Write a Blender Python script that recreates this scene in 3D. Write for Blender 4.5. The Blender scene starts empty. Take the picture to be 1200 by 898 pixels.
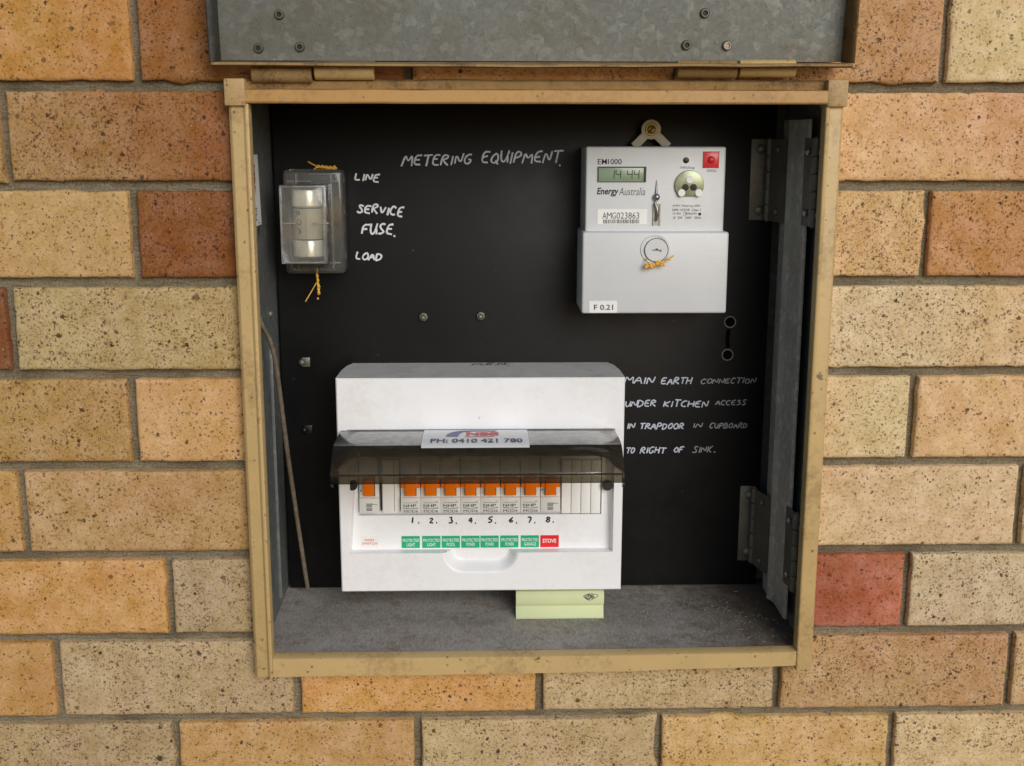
import bpy, bmesh, math, random
from mathutils import Vector, noise
random.seed(7)
SC = bpy.context.scene
COL = SC.collection
R = math.radians

# ------------------------------------------------------------------ camera
F, CX, CY, D = 1383.0, 600.0, 449.0, 1.0725      # focal length in photo pixels, centre, metres to the wall
dY = Vector((565-CX, CY-160, F)).normalized()
c_ = -(dY.x + .004*dY.y)/dY.z
dX = Vector((1, .004, c_)).normalized()
dZ = dY.cross(dX)
if dZ.y < 0: dZ = -dZ
cam_right = Vector((dX.x, dY.x, dZ.x)); cam_up = Vector((dX.y, dY.y, dZ.y)); cam_fwd = Vector((dX.z, dY.z, dZ.z))
cd = bpy.data.cameras.new('camera'); cam = bpy.data.objects.new('camera', cd); COL.objects.link(cam)
from mathutils import Matrix
m3 = Matrix((cam_right, cam_up, -cam_fwd)).transposed()
cam.matrix_world = Matrix.Translation((0, -D, 0)) @ m3.to_4x4()
cd.sensor_width = 36; cd.lens = 36*F/1200; cd.clip_start = .02; cd.clip_end = 500
SC.camera = cam

# ------------------------------------------------------------------ light
sun_dir = Vector((.34, -.86, .36)).normalized()
w = bpy.data.worlds.new('World'); SC.world = w; w.use_nodes = True
wn = w.node_tree.nodes; wl = w.node_tree.links
bg = wn['Background']
sky = wn.new('ShaderNodeTexSky'); sky.sky_type = 'NISHITA'; sky.sun_disc = False
sky.sun_elevation = math.asin(sun_dir.z); sky.sun_rotation = math.atan2(sun_dir.x, sun_dir.y)
sky.air_density = 1.0; sky.dust_density = .6
wl.new(sky.outputs[0], bg.inputs[0]); bg.inputs[1].default_value = .06
sl = bpy.data.lights.new('sun', 'SUN'); so = bpy.data.objects.new('sun', sl); COL.objects.link(so)
sl.energy = 1.5; sl.angle = R(34); sl.color = (1, .985, .97)
so.rotation_euler = (-sun_dir).to_track_quat('-Z', 'Y').to_euler()
SC.view_settings.view_transform = 'Standard'; SC.view_settings.look = 'None'
SC.view_settings.exposure = 0.42; SC.view_settings.gamma = 1

# ------------------------------------------------------------------ survey: a photo measurement -> metres on a plane of known depth
def W(px, py, y):
    r = cam_right*(px-CX) + cam_up*(CY-py) + cam_fwd*F
    t = (D+y)/r.y
    return Vector((r.x*t, y, r.z*t))
def WZ(px, py, z):
    r = cam_right*(px-CX) + cam_up*(CY-py) + cam_fwd*F
    t = z/r.z
    return Vector((r.x*t, -D+r.y*t, z))
def rect(x0, y0, x1, y1, y):
    xm, ym = (x0+x1)/2, (y0+y1)/2
    return W(x0, ym, y).x, W(x1, ym, y).x, W(xm, y1, y).z, W(xm, y0, y).z      # x0 x1 z0 z1

# ------------------------------------------------------------------ materials
def lin(c):
    out = []
    for v in c:
        v /= 255.0
        out.append(v/12.92 if v <= .04045 else ((v+.055)/1.055)**2.4)
    return tuple(out)
def base(name):
    m = bpy.data.materials.new(name); m.use_nodes = True
    nt = m.node_tree
    return m, nt, nt.nodes['Principled BSDF']
def ramp(nt, src, stops):
    r = nt.nodes.new('ShaderNodeValToRGB'); nt.links.new(src, r.inputs[0])
    e = r.color_ramp.elements
    e[0].position, e[0].color = stops[0][0], (*stops[0][1], 1)
    e[1].position, e[1].color = stops[-1][0], (*stops[-1][1], 1)
    for p, c in stops[1:-1]:
        k = e.new(p); k.color = (*c, 1)
    return r.outputs[0]
def coords(nt, scale=None):
    g = nt.nodes.new('ShaderNodeNewGeometry')      # metric coordinates of the place
    if scale is None: return g.outputs['Position']
    mp = nt.nodes.new('ShaderNodeMapping'); mp.inputs['Scale'].default_value = scale
    nt.links.new(g.outputs['Position'], mp.inputs[0]); return mp.outputs[0]
def tex_noise(nt, vec, scale, detail=3, rough=.5):
    n = nt.nodes.new('ShaderNodeTexNoise'); n.inputs['Scale'].default_value = scale
    n.inputs['Detail'].default_value = detail; n.inputs['Roughness'].default_value = rough
    nt.links.new(vec, n.inputs['Vector']); return n
def tex_vor(nt, vec, scale):
    n = nt.nodes.new('ShaderNodeTexVoronoi'); n.inputs['Scale'].default_value = scale
    nt.links.new(vec, n.inputs['Vector']); return n
def math_(nt, op, a, b=None, clamp=False):
    n = nt.nodes.new('ShaderNodeMath'); n.operation = op; n.use_clamp = clamp
    for i, v in enumerate((a, b)):
        if v is None: continue
        if isinstance(v, (int, float)): n.inputs[i].default_value = v
        else: nt.links.new(v, n.inputs[i])
    return n.outputs[0]
def mixc(nt, fac, a, b, mode='MIX'):
    n = nt.nodes.new('ShaderNodeMix'); n.data_type = 'RGBA'; n.blend_type = mode
    for i, v in ((0, fac), (6, a), (7, b)):
        if isinstance(v, (int, float)): n.inputs[i].default_value = v
        elif isinstance(v, tuple): n.inputs[i].default_value = (*v[:3], 1)
        else: nt.links.new(v, n.inputs[i])
    return n.outputs[2]
def mrange(nt, v, a, b, c=0., d=1.):
    n = nt.nodes.new('ShaderNodeMapRange'); nt.links.new(v, n.inputs[0])
    for i, k in enumerate((a, b, c, d)):
        if isinstance(k, (int, float)): n.inputs[i+1].default_value = k
        else: nt.links.new(k, n.inputs[i+1])
    return n.outputs[0]
def bump(nt, b, h, dist, strength=1.):
    n = nt.nodes.new('ShaderNodeBump'); n.inputs['Distance'].default_value = dist; n.inputs['Strength'].default_value = strength
    nt.links.new(h, n.inputs['Height']); nt.links.new(n.outputs[0], b.inputs['Normal'])

def plain(name, rgb, rough=.5, metal=0., var=.08, scale=60, spec=.5, bmp=0., dirt=None, dirt_amt=.5, specks=None):
    m, nt, b = base(name)
    c = lin(rgb); p = coords(nt)
    n = tex_noise(nt, p, scale, 5, .6)
    col = ramp(nt, n.outputs[0], [(.3, tuple(v*(1-var) for v in c)), (.7, tuple(min(1, v*(1+var)) for v in c))])
    if dirt:
        n2 = tex_noise(nt, p, scale*.45, 6, .7)
        n3 = tex_noise(nt, p, scale*6, 3, .7)
        s = math_(nt, 'ADD', math_(nt, 'MULTIPLY', n2.outputs[0], .65), math_(nt, 'MULTIPLY', n3.outputs[0], .35))
        f = mrange(nt, s, .5, .64, 0, dirt_amt)
        col = mixc(nt, f, col, lin(dirt))
    if specks:
        for sc, th, rad, rgb2, k in specks:
            dn = tex_noise(nt, p, sc*2.5, 3, .7)
            off = nt.nodes.new('ShaderNodeVectorMath'); off.operation = 'MULTIPLY_ADD'
            nt.links.new(dn.outputs[1], off.inputs[0]); off.inputs[1].default_value = (.9/sc,)*3; nt.links.new(p, off.inputs[2])
            vo = tex_vor(nt, off.outputs[0], sc); sep = nt.nodes.new('ShaderNodeSeparateColor'); nt.links.new(vo.outputs['Color'], sep.inputs[0])
            rr = mrange(nt, sep.outputs[0], th, 1., 0., rad)
            col = mixc(nt, mrange(nt, math_(nt, 'SUBTRACT', rr, vo.outputs['Distance']), 0., .1, 0., k), col, lin(rgb2))
    nt.links.new(col, b.inputs['Base Color'])
    b.inputs['Metallic'].default_value = metal
    r = mrange(nt, n.outputs[0], .25, .75, max(.02, rough-.08), min(1, rough+.08)); nt.links.new(r, b.inputs['Roughness'])
    b.inputs['Specular IOR Level'].default_value = spec
    if bmp: bump(nt, b, tex_noise(nt, p, 350, 3).outputs[0], bmp)
    return m

def mat_brick():
    m, nt, b = base('brick')
    p0 = coords(nt)
    dn = tex_noise(nt, p0, 420, 3, .7)
    off = nt.nodes.new('ShaderNodeVectorMath'); off.operation = 'MULTIPLY_ADD'
    nt.links.new(dn.outputs[1], off.inputs[0]); off.inputs[1].default_value = (.0052,)*3; nt.links.new(p0, off.inputs[2])
    p = off.outputs[0]
    at = nt.nodes.new('ShaderNodeVertexColor'); at.layer_name = 'brick_tint'
    sp = nt.nodes.new('ShaderNodeAttribute'); sp.attribute_name = 'speckle'
    dens = sp.outputs['Fac']
    n1 = tex_noise(nt, p0, 42, 6, .65)
    n2 = tex_noise(nt, p0, 380, 4, .7)
    n0 = tex_noise(nt, p0, 14, 3, .5)
    v = math_(nt, 'ADD', math_(nt, 'MULTIPLY', n1.outputs[0], .55), math_(nt, 'MULTIPLY', n2.outputs[0], .45))
    g = mrange(nt, v, .34, .66, .66, 1.10)
    hsv = nt.nodes.new('ShaderNodeHueSaturation'); nt.links.new(at.outputs[0], hsv.inputs['Color'])
    nt.links.new(g, hsv.inputs['Value'])
    nt.links.new(mrange(nt, n0.outputs[0], .3, .7, .4945, .5065), hsv.inputs['Hue'])
    nt.links.new(mrange(nt, n1.outputs[0], .3, .7, 1.02, .82), hsv.inputs['Saturation'])
    col = hsv.outputs[0]
    bh = None
    for sc, thr, rad, dark, k in ((620, .12, .66, (98, 62, 36), .62), (380, .44, .58, (80, 50, 32), .8), (190, .82, .48, (58, 38, 28), .88), (66, .945, .30, (48, 34, 30), .9)):
        vo = tex_vor(nt, p, sc)
        sep = nt.nodes.new('ShaderNodeSeparateColor'); nt.links.new(vo.outputs['Color'], sep.inputs[0])
        th = math_(nt, 'SUBTRACT', 1., math_(nt, 'MULTIPLY', dens, 1-thr))
        r = mrange(nt, sep.outputs[0], th, 1., 0., rad)
        d = math_(nt, 'SUBTRACT', r, vo.outputs['Distance'])
        msk = mrange(nt, d, 0., .10, 0., k)
        # patches with more and fewer spots
        pat = tex_noise(nt, p0, 30, 3)
        msk = math_(nt, 'MULTIPLY', msk, mrange(nt, pat.outputs[0], .34, .54, .4, 1.))
        col = mixc(nt, msk, col, lin(dark))
        bh = msk if bh is None else math_(nt, 'MAXIMUM', bh, msk)
    vo = tex_vor(nt, p, 520)
    sep = nt.nodes.new('ShaderNodeSeparateColor'); nt.links.new(vo.outputs['Color'], sep.inputs[0])
    r = mrange(nt, sep.outputs[1], .95, 1., 0., .4)
    msk = mrange(nt, math_(nt, 'SUBTRACT', r, vo.outputs['Distance']), 0., .1, 0., .6)
    col = mixc(nt, msk, col, lin((225, 205, 165)))
    # weathering: dark soot blotches hugging some arrises
    nt.links.new(col, b.inputs['Base Color'])
    b.inputs['Roughness'].default_value = .88; b.inputs['Specular IOR Level'].default_value = .25
    h = math_(nt, 'SUBTRACT', math_(nt, 'ADD', math_(nt, 'MULTIPLY', n2.outputs[0], 1.1), math_(nt, 'MULTIPLY', n1.outputs[0], .35)), math_(nt, 'MULTIPLY', bh, .8))
    bump(nt, b, h, .0008, .7)
    return m
def mat_mortar():
    m, nt, b = base('mortar')
    p = coords(nt)
    n1 = tex_noise(nt, p, 16, 5, .6); n2 = tex_noise(nt, p, 480, 4, .7); n3 = tex_noise(nt, coords(nt, (1, 1, 9)), 34, 4, .6)
    col = ramp(nt, n1.outputs[0], [(.28, lin((118, 108, 88))), (.5, lin((158, 147, 122))), (.72, lin((174, 164, 142)))])
    col = mixc(nt, mrange(nt, n2.outputs[0], .35, .65, 0., .6), col, lin((84, 76, 62)))
    col = mixc(nt, mrange(nt, n3.outputs[0], .55, .72, 0., .55), col, lin((92, 72, 48)))
    nt.links.new(col, b.inputs['Base Color']); b.inputs['Roughness'].default_value = .95; b.inputs['Specular IOR Level'].default_value = .15
    bump(nt, b, math_(nt, 'ADD', n2.outputs[0], math_(nt, 'MULTIPLY', n3.outputs[0], 1.5)), .0028, 1.)
    return m
def mat_galv(name, rgb, stain=.35, metal=.55):
    m, nt, b = base(name)
    p = coords(nt); c = lin(rgb)
    dn = tex_noise(nt, p, 90, 3)
    off = nt.nodes.new('ShaderNodeVectorMath'); off.operation = 'MULTIPLY_ADD'
    nt.links.new(dn.outputs[1], off.inputs[0]); off.inputs[1].default_value = (.012,)*3; nt.links.new(p, off.inputs[2])
    vo = tex_vor(nt, off.outputs[0], 150); vs = tex_vor(nt, off.outputs[0], 330)
    s1 = nt.nodes.new('ShaderNodeSeparateColor'); nt.links.new(vo.outputs['Color'], s1.inputs[0])
    s2 = nt.nodes.new('ShaderNodeSeparateColor'); nt.links.new(vs.outputs['Color'], s2.inputs[0])
    sp = math_(nt, 'ADD', math_(nt, 'MULTIPLY', mrange(nt, s1.outputs[0], .55, 1., 0., 1.), .6), math_(nt, 'MULTIPLY', s2.outputs[0], .35))
    col = ramp(nt, sp, [(0., tuple(v*.82 for v in c)), (.5, c), (1., tuple(min(1, v*1.35) for v in c))])
    n = tex_noise(nt, p, 11, 6, .65)
    col = mixc(nt, mrange(nt, n.outputs[0], .48, .68, 0., stain), col, lin((92, 76, 46)))
    nf = tex_noise(nt, p, 700, 2)
    col = mixc(nt, mrange(nt, nf.outputs[0], .62, .7, 0., .5), col, lin((60, 56, 46)))
    nt.links.new(col, b.inputs['Base Color'])
    b.inputs['Metallic'].default_value = metal
    nt.links.new(mrange(nt, s2.outputs[1], 0, 1, .42, .62), b.inputs['Roughness'])
    bump(nt, b, n.outputs[0], .0012, .5)
    return m
def mat_floor():
    m, nt, b = base('sheet floor')
    p = coords(nt)
    n1 = tex_noise(nt, p, 9, 5, .6); n2 = tex_noise(nt, coords(nt, (1.6, .5, 1)), 300, 4, .75); n3 = tex_noise(nt, p, 55, 6, .75)
    col = ramp(nt, n1.outputs[0], [(.3, lin((124, 116, 106))), (.55, lin((148, 141, 132))), (.75, lin((168, 162, 154)))])
    col = mixc(nt, mrange(nt, n2.outputs[0], .42, .66, 0., .55), col, lin((190, 187, 182)))
    col = mixc(nt, mrange(nt, n3.outputs[0], .5, .66, 0., .6), col, lin((116, 96, 76)))
    # brown dirt gathered in the right-hand corner
    sx = nt.nodes.new('ShaderNodeSeparateXYZ'); nt.links.new(p, sx.inputs[0])
    dd = math_(nt, 'ADD', math_(nt, 'ADD', sx.outputs[0], math_(nt, 'MULTIPLY', sx.outputs[1], .25)), math_(nt, 'MULTIPLY', n3.outputs[0], .14))
    col = mixc(nt, mrange(nt, dd, .27, .37, 0., .8), col, lin((78, 62, 46)))
    v = tex_vor(nt, p, 240); sp = nt.nodes.new('ShaderNodeSeparateColor'); nt.links.new(v.outputs['Color'], sp.inputs[0])
    r = mrange(nt, sp.outputs[0], .95, 1., 0., .35)
    col = mixc(nt, mrange(nt, math_(nt, 'SUBTRACT', r, v.outputs['Distance']), 0, .08, 0, .7), col, lin((190, 186, 178)))
    nt.links.new(col, b.inputs['Base Color']); b.inputs['Roughness'].default_value = .8; b.inputs['Specular IOR Level'].default_value = .3
    bump(nt, b, n2.outputs[0], .0006, .7)
    return m
def mat_clear(name, tint, gloss=.10, haze=.10, hazecol=(200, 200, 195)):
    m = bpy.data.materials.new(name); m.use_nodes = True; nt = m.node_tree; nt.nodes.remove(nt.nodes['Principled BSDF'])
    out = nt.nodes['Material Output']
    tr = nt.nodes.new('ShaderNodeBsdfTransparent'); tr.inputs[0].default_value = (*tint, 1)
    gl = nt.nodes.new('ShaderNodeBsdfGlossy'); gl.inputs['Roughness'].default_value = gloss
    df = nt.nodes.new('ShaderNodeBsdfDiffuse'); df.inputs[0].default_value = (*lin(hazecol), 1)
    fr = nt.nodes.new('ShaderNodeFresnel'); fr.inputs[0].default_value = 1.5
    n = tex_noise(nt, coords(nt), 130, 2, .5)
    a = nt.nodes.new('ShaderNodeMixShader'); nt.links.new(mrange(nt, n.outputs[0], .3, .75, haze*.75, haze*1.35), a.inputs[0]); nt.links.new(tr.outputs[0], a.inputs[1]); nt.links.new(df.outputs[0], a.inputs[2])
    bmx = nt.nodes.new('ShaderNodeMixShader'); nt.links.new(fr.outputs[0], bmx.inputs[0]); nt.links.new(a.outputs[0], bmx.inputs[1]); nt.links.new(gl.outputs[0], bmx.inputs[2])
    nt.links.new(bmx.outputs[0], out.inputs[0])
    return m

M = {}
M['brick'] = mat_brick(); M['mortar'] = mat_mortar()
M['tan'] = plain('tan paint', (198, 168, 114), .5, var=.05, scale=30, dirt=(128, 98, 62), dirt_amt=.5, bmp=.0003, specks=((70, .90, .34, (96, 74, 50), .8), (240, .86, .4, (86, 62, 40), .7), (150, .93, .3, (150, 148, 140), .7)))
M['tan_lip_shaded'] = plain('tan paint shaded lip', (186, 142, 80), .45, var=.05, scale=30, dirt=(118, 84, 44), dirt_amt=.45, specks=((70, .90, .34, (96, 74, 50), .8), (240, .86, .4, (86, 62, 40), .7), (150, .93, .3, (150, 148, 140), .7)))  # tan darkened in the colour for shade the lid throws on the lip
M['tan_dirty'] = plain('dusty tan paint', (150, 120, 76), .8, var=.18, scale=70, dirt=(66, 50, 32), dirt_amt=.85, bmp=.0006)
M['tan_worn'] = plain('worn tan paint', (184, 152, 104), .6, var=.12, scale=50, dirt=(96, 74, 46), dirt_amt=.6, bmp=.0003, specks=((70, .90, .34, (96, 74, 50), .8), (240, .86, .4, (86, 62, 40), .7), (150, .93, .3, (150, 148, 140), .7)))
M['galv'] = mat_galv('galvanised steel', (114, 116, 110), .45, .35)
M['galv_up'] = mat_galv('galvanised upright', (186, 183, 176), .3, .15)
M['galv_dark'] = mat_galv('dull galvanised steel', (112, 116, 116), .2, .2)
M['panel'] = plain('black satin panel', (10, 10, 12), .50, var=.25, scale=14, spec=.28, bmp=.00004, dirt=(26, 26, 26), dirt_amt=.35, specks=((260, .985, .26, (96, 93, 88), .6),))
M['black'] = plain('black plastic', (16, 16, 17), .45)
M['floor'] = mat_floor()
M['white'] = plain('white plastic', (240, 240, 242), .32, var=.015, scale=25, dirt=(218, 214, 204), dirt_amt=.4, specks=((110, .975, .2, (150, 142, 128), .6),))
M['white_in'] = plain('off white plastic', (244, 243, 240), .4, var=.02, scale=25)
M['white_dusty_shaded'] = plain('dusty shaded white plastic', (214, 210, 204), .6, var=.06, scale=90, dirt=(150, 144, 134), dirt_amt=.5)  # grey carries painted shade on the enclosure's top as well as dust
M['meter'] = plain('pale grey plastic', (209, 211, 213), .36, var=.02, scale=22, dirt=(190, 190, 190), dirt_amt=.3)
M['eyelet'] = plain('worn plated ring', (142, 138, 126), .4, var=.2, scale=300)
M['void'] = plain('unlit cable hole', (5, 5, 5), .9, spec=.05)
M['lug'] = plain('cream grey plastic', (196, 194, 176), .5)
M['hinge'] = plain('dull plated hinge', (104, 101, 92), .48, metal=.3, var=.15, dirt=(60, 54, 44))
M['meter_side'] = plain('grey plastic shell', (170, 174, 180), .45)
M['breaker'] = plain('light grey breaker plastic', (226, 226, 222), .4, var=.02)
M['orange'] = plain('orange plastic', (255, 126, 10), .38, var=.03)
M['green'] = plain('green label', (22, 172, 122), .4, var=.02)
M['red'] = plain('red label', (228, 32, 40), .4, var=.03)
M['red_clear'] = plain('red button plastic', (226, 62, 66), .3, var=.04)
M['ink'] = plain('black ink', (18, 18, 24), .5)
M['ink_grey'] = plain('grey print', (74, 74, 80), .5)
M['ink_blue'] = plain('dark blue print', (34, 34, 92), .5)
M['blue_pale'] = plain('slate blue print', (96, 100, 146), .5)
M['ink_red'] = plain('red print', (206, 60, 66), .5)
M['ink_white'] = plain('white print', (240, 244, 240), .5)
M['silver'] = plain('silver marker', (214, 216, 220), .5, var=.12, scale=400)
M['silver_blue'] = plain('bluish silver marker', (184, 190, 204), .5, var=.2, scale=400)
M['silver_grey'] = plain('worn silver marker', (140, 143, 148), .55, var=.25, scale=500)
M['steel'] = plain('zinc plated steel', (150, 150, 148), .34, metal=.85, var=.1)
M['steel_dull'] = plain('dull plated steel', (112, 110, 100), .45, metal=.5, var=.15, dirt=(80, 72, 56))
M['brass'] = plain('brass', (150, 130, 78), .42, metal=.6, var=.1)
M['port'] = plain('yellow passivated zinc', (158, 164, 134), .34, metal=.35, var=.22, scale=90)
M['cap'] = plain('nickel plated cap', (250, 244, 224), .24, metal=.3, var=.05)
M['ceramic'] = plain('cream ceramic', (176, 170, 150), .5, var=.05, dirt=(170, 160, 132))
M['seal'] = plain('yellow seal wire', (232, 176, 66), .45, var=.2, scale=300)
M['rust'] = plain('rusty steel rod', (122, 112, 94), .75, metal=.25, var=.3, scale=160, dirt=(86, 52, 28), dirt_amt=.7, bmp=.0008)
M['card'] = plain('pale green card', (206, 213, 166), .65, var=.03)
M['paper'] = plain('white paper sticker', (236, 236, 232), .5, var=.02)
M['lcd'] = plain('green grey display', (138, 160, 132), .25, var=.04)
M['dark'] = plain('dark recess', (30, 28, 26), .6)
M['shaving'] = plain('pale wood shaving', (128, 117, 100), .8, var=.3, scale=500)
M['clear'] = mat_clear('clear plastic', (.93, .93, .92), .08, .085, (226, 226, 220))
M['clear_edge'] = mat_clear('clear plastic thick edge', (.7, .7, .68), .1, .30)
M['smoke'] = mat_clear('smoked plastic', (.43, .41, .35), .06, .10, (146, 134, 112))  # brown diffuse haze stands in for ground reflected in the cover
M['smoke_dusty'] = mat_clear('dusty top of smoked plastic', (.40, .37, .29), .14, .50, (212, 210, 205))

# ------------------------------------------------------------------ mesh helpers
ORIGIN = {}
def link(name, me, mats, parent=None, smooth=None):
    for mm in (mats if isinstance(mats, (list, tuple)) else [mats]): me.materials.append(mm)
    o = bpy.data.objects.new(name, me); COL.objects.link(o)
    if smooth is not None:
        for p in me.polygons: p.use_smooth = True
        me.set_sharp_from_angle(angle=R(smooth))
    if parent is not None:
        off = ORIGIN.get(parent.name, Vector((0, 0, 0)))
        me.transform(Matrix.Translation(-off)); o.parent = parent
        ORIGIN[o.name] = off
    return o
def thing(name, label, cat, loc=(0, 0, 0), group=None):
    o = bpy.data.objects.new(name, None); COL.objects.link(o); o.location = loc; o.empty_display_size = .02
    ORIGIN[o.name] = Vector(loc); tag(o, label, cat, group); return o
def tag(o, label=None, cat=None, group=None, kind=None):
    if label: o['label'] = label
    if cat: o['category'] = cat
    if group: o['group'] = group
    if kind: o['kind'] = kind
    return o
class MB:
    def __init__(s): s.v = []; s.f = []; s.m = []
    def add(s, vs, fs, mi=0):
        n = len(s.v); s.v += [tuple(v) for v in vs]
        for f in fs: s.f.append(tuple(i+n for i in f)); s.m.append(mi)
        return s
    def box(s, x0, x1, y0, y1, z0, z1, mi=0):
        vs = [(x0,y0,z0),(x1,y0,z0),(x1,y1,z0),(x0,y1,z0),(x0,y0,z1),(x1,y0,z1),(x1,y1,z1),(x0,y1,z1)]
        return s.add(vs, [(0,1,5,4),(1,2,6,5),(2,3,7,6),(3,0,4,7),(4,5,6,7),(3,2,1,0)], mi)
    def prism(s, poly, y0, y1, mi=0):       # poly of (x, z), counter-clockwise seen from -y
        n = len(poly)
        vs = [(x, y0, z) for x, z in poly] + [(x, y1, z) for x, z in poly]
        fs = [tuple(range(n)), tuple(range(2*n-1, n-1, -1))] + [((i+1) % n, i, n+i, n+(i+1) % n) for i in range(n)]
        return s.add(vs, fs, mi)
    def extr_x(s, poly, x0, x1, mi=0):      # poly of (y, z)
        n = len(poly)
        vs = [(x0, y, z) for y, z in poly] + [(x1, y, z) for y, z in poly]
        fs = [tuple(range(n)), tuple(range(2*n-1, n-1, -1))] + [((i+1) % n, i, n+i, n+(i+1) % n) for i in range(n)]
        return s.add(vs, fs, mi)
    def extr_z(s, poly, z0, z1, mi=0):      # poly of (x, y)
        n = len(poly)
        vs = [(x, y, z0) for x, y in poly] + [(x, y, z1) for x, y in poly]
        fs = [tuple(range(n)), tuple(range(2*n-1, n-1, -1))] + [((i+1) % n, i, n+i, n+(i+1) % n) for i in range(n)]
        return s.add(vs, fs, mi)
    def lathe(s, o, ax, prof, seg=20, mi=0):  # prof of (r, t) along axis ax from o
        o = Vector(o); a = Vector(ax).normalized(); u = a.orthogonal().normalized(); v = a.cross(u)
        vs = []; fs = []
        for r, t in prof:
            for k in range(seg):
                q = 2*math.pi*k/seg
                vs.append(o + a*t + (u*math.cos(q) + v*math.sin(q))*r)
        for i in range(len(prof)-1):
            for k in range(seg):
                fs.append((i*seg+k, i*seg+(k+1) % seg, (i+1)*seg+(k+1) % seg, (i+1)*seg+k))
        fs.append(tuple(range(seg-1, -1, -1))); fs.append(tuple(range((len(prof)-1)*seg, len(prof)*seg)))
        return s.add(vs, fs, mi)
    def cyl(s, a, b, r, seg=16, mi=0):
        a, b = Vector(a), Vector(b); return s.lathe(a, b-a, [(r, 0), (r, (b-a).length)], seg, mi)
    def tube(s, pts, r, seg=8, mi=0, flat=None):
        pts = [Vector(p) for p in pts]; vs = []; fs = []; n = len(pts)
        up = None
        for i, p in enumerate(pts):
            t = ((pts[min(i+1, n-1)] - pts[max(i-1, 0)]))
            t = t.normalized() if t.length > 1e-9 else Vector((0, 0, 1))
            u = (t.orthogonal() if up is None else up - t*up.dot(t)).normalized() if flat is None else (flat - t*flat.dot(t)).normalized()
            up = u; v = t.cross(u)
            rr = r[i] if isinstance(r, (list, tuple)) else r
            for k in range(seg):
                q = 2*math.pi*k/seg
                vs.append(p + u*math.cos(q)*rr*(.25 if flat is not None else 1) + v*math.sin(q)*rr)
        for i in range(n-1):
            for k in range(seg): fs.append((i*seg+k, i*seg+(k+1) % seg, (i+1)*seg+(k+1) % seg, (i+1)*seg+k))
        fs.append(tuple(range(seg-1, -1, -1))); fs.append(tuple(range((n-1)*seg, n*seg)))
        return s.add(vs, fs, mi)
    def build(s, name, mats, parent=None, bevel=0, seg=2, smooth=35):
        me = bpy.data.meshes.new(name); me.from_pydata(s.v, [], s.f)
        for p, i in zip(me.polygons, s.m): p.material_index = i
        bm = bmesh.new(); bm.from_mesh(me)
        bmesh.ops.recalc_face_normals(bm, faces=bm.faces)
        if bevel:
            ed = [e for e in bm.edges if len(e.link_faces) == 2 and e.calc_face_angle(0) > R(25)]
            bmesh.ops.bevel(bm, geom=ed, offset=bevel, segments=seg, profile=.5, affect='EDGES', clamp_overlap=True)
        bm.to_mesh(me); bm.free()
        return link(name, me, mats, parent, smooth)

def front_map(y, eps=.00025):
    return lambda u, v: Vector((u, y-eps, v))
def lettering(s, box, fn, mat, parent, name='lettering', bold=0., shear=0., keep=False):
    """Printed text: outlines fitted in box (u0, u1, v0, v1), laid on a surface by fn(u, v)."""
    cu = bpy.data.curves.new(name, 'FONT'); cu.body = s; cu.offset = bold; cu.shear = shear; cu.resolution_u = 3
    tmp = bpy.data.objects.new('tmp', cu); COL.objects.link(tmp)
    dg = bpy.context.evaluated_depsgraph_get(); dg.update()
    me = bpy.data.meshes.new_from_object(tmp.evaluated_get(dg))
    bpy.data.objects.remove(tmp); bpy.data.curves.remove(cu)
    xs = [v.co.x for v in me.vertices]; ys = [v.co.y for v in me.vertices]
    ax, bx, ay, by = min(xs), max(xs), min(ys), max(ys)
    for v in me.vertices:
        u = box[0] + (v.co.x-ax)/(bx-ax)*(box[1]-box[0]); q = box[2] + (v.co.y-ay)/max(1e-6, by-ay)*(box[3]-box[2])
        v.co = fn(u, q)
    o = link(name, me, mat, parent); return o

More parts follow.
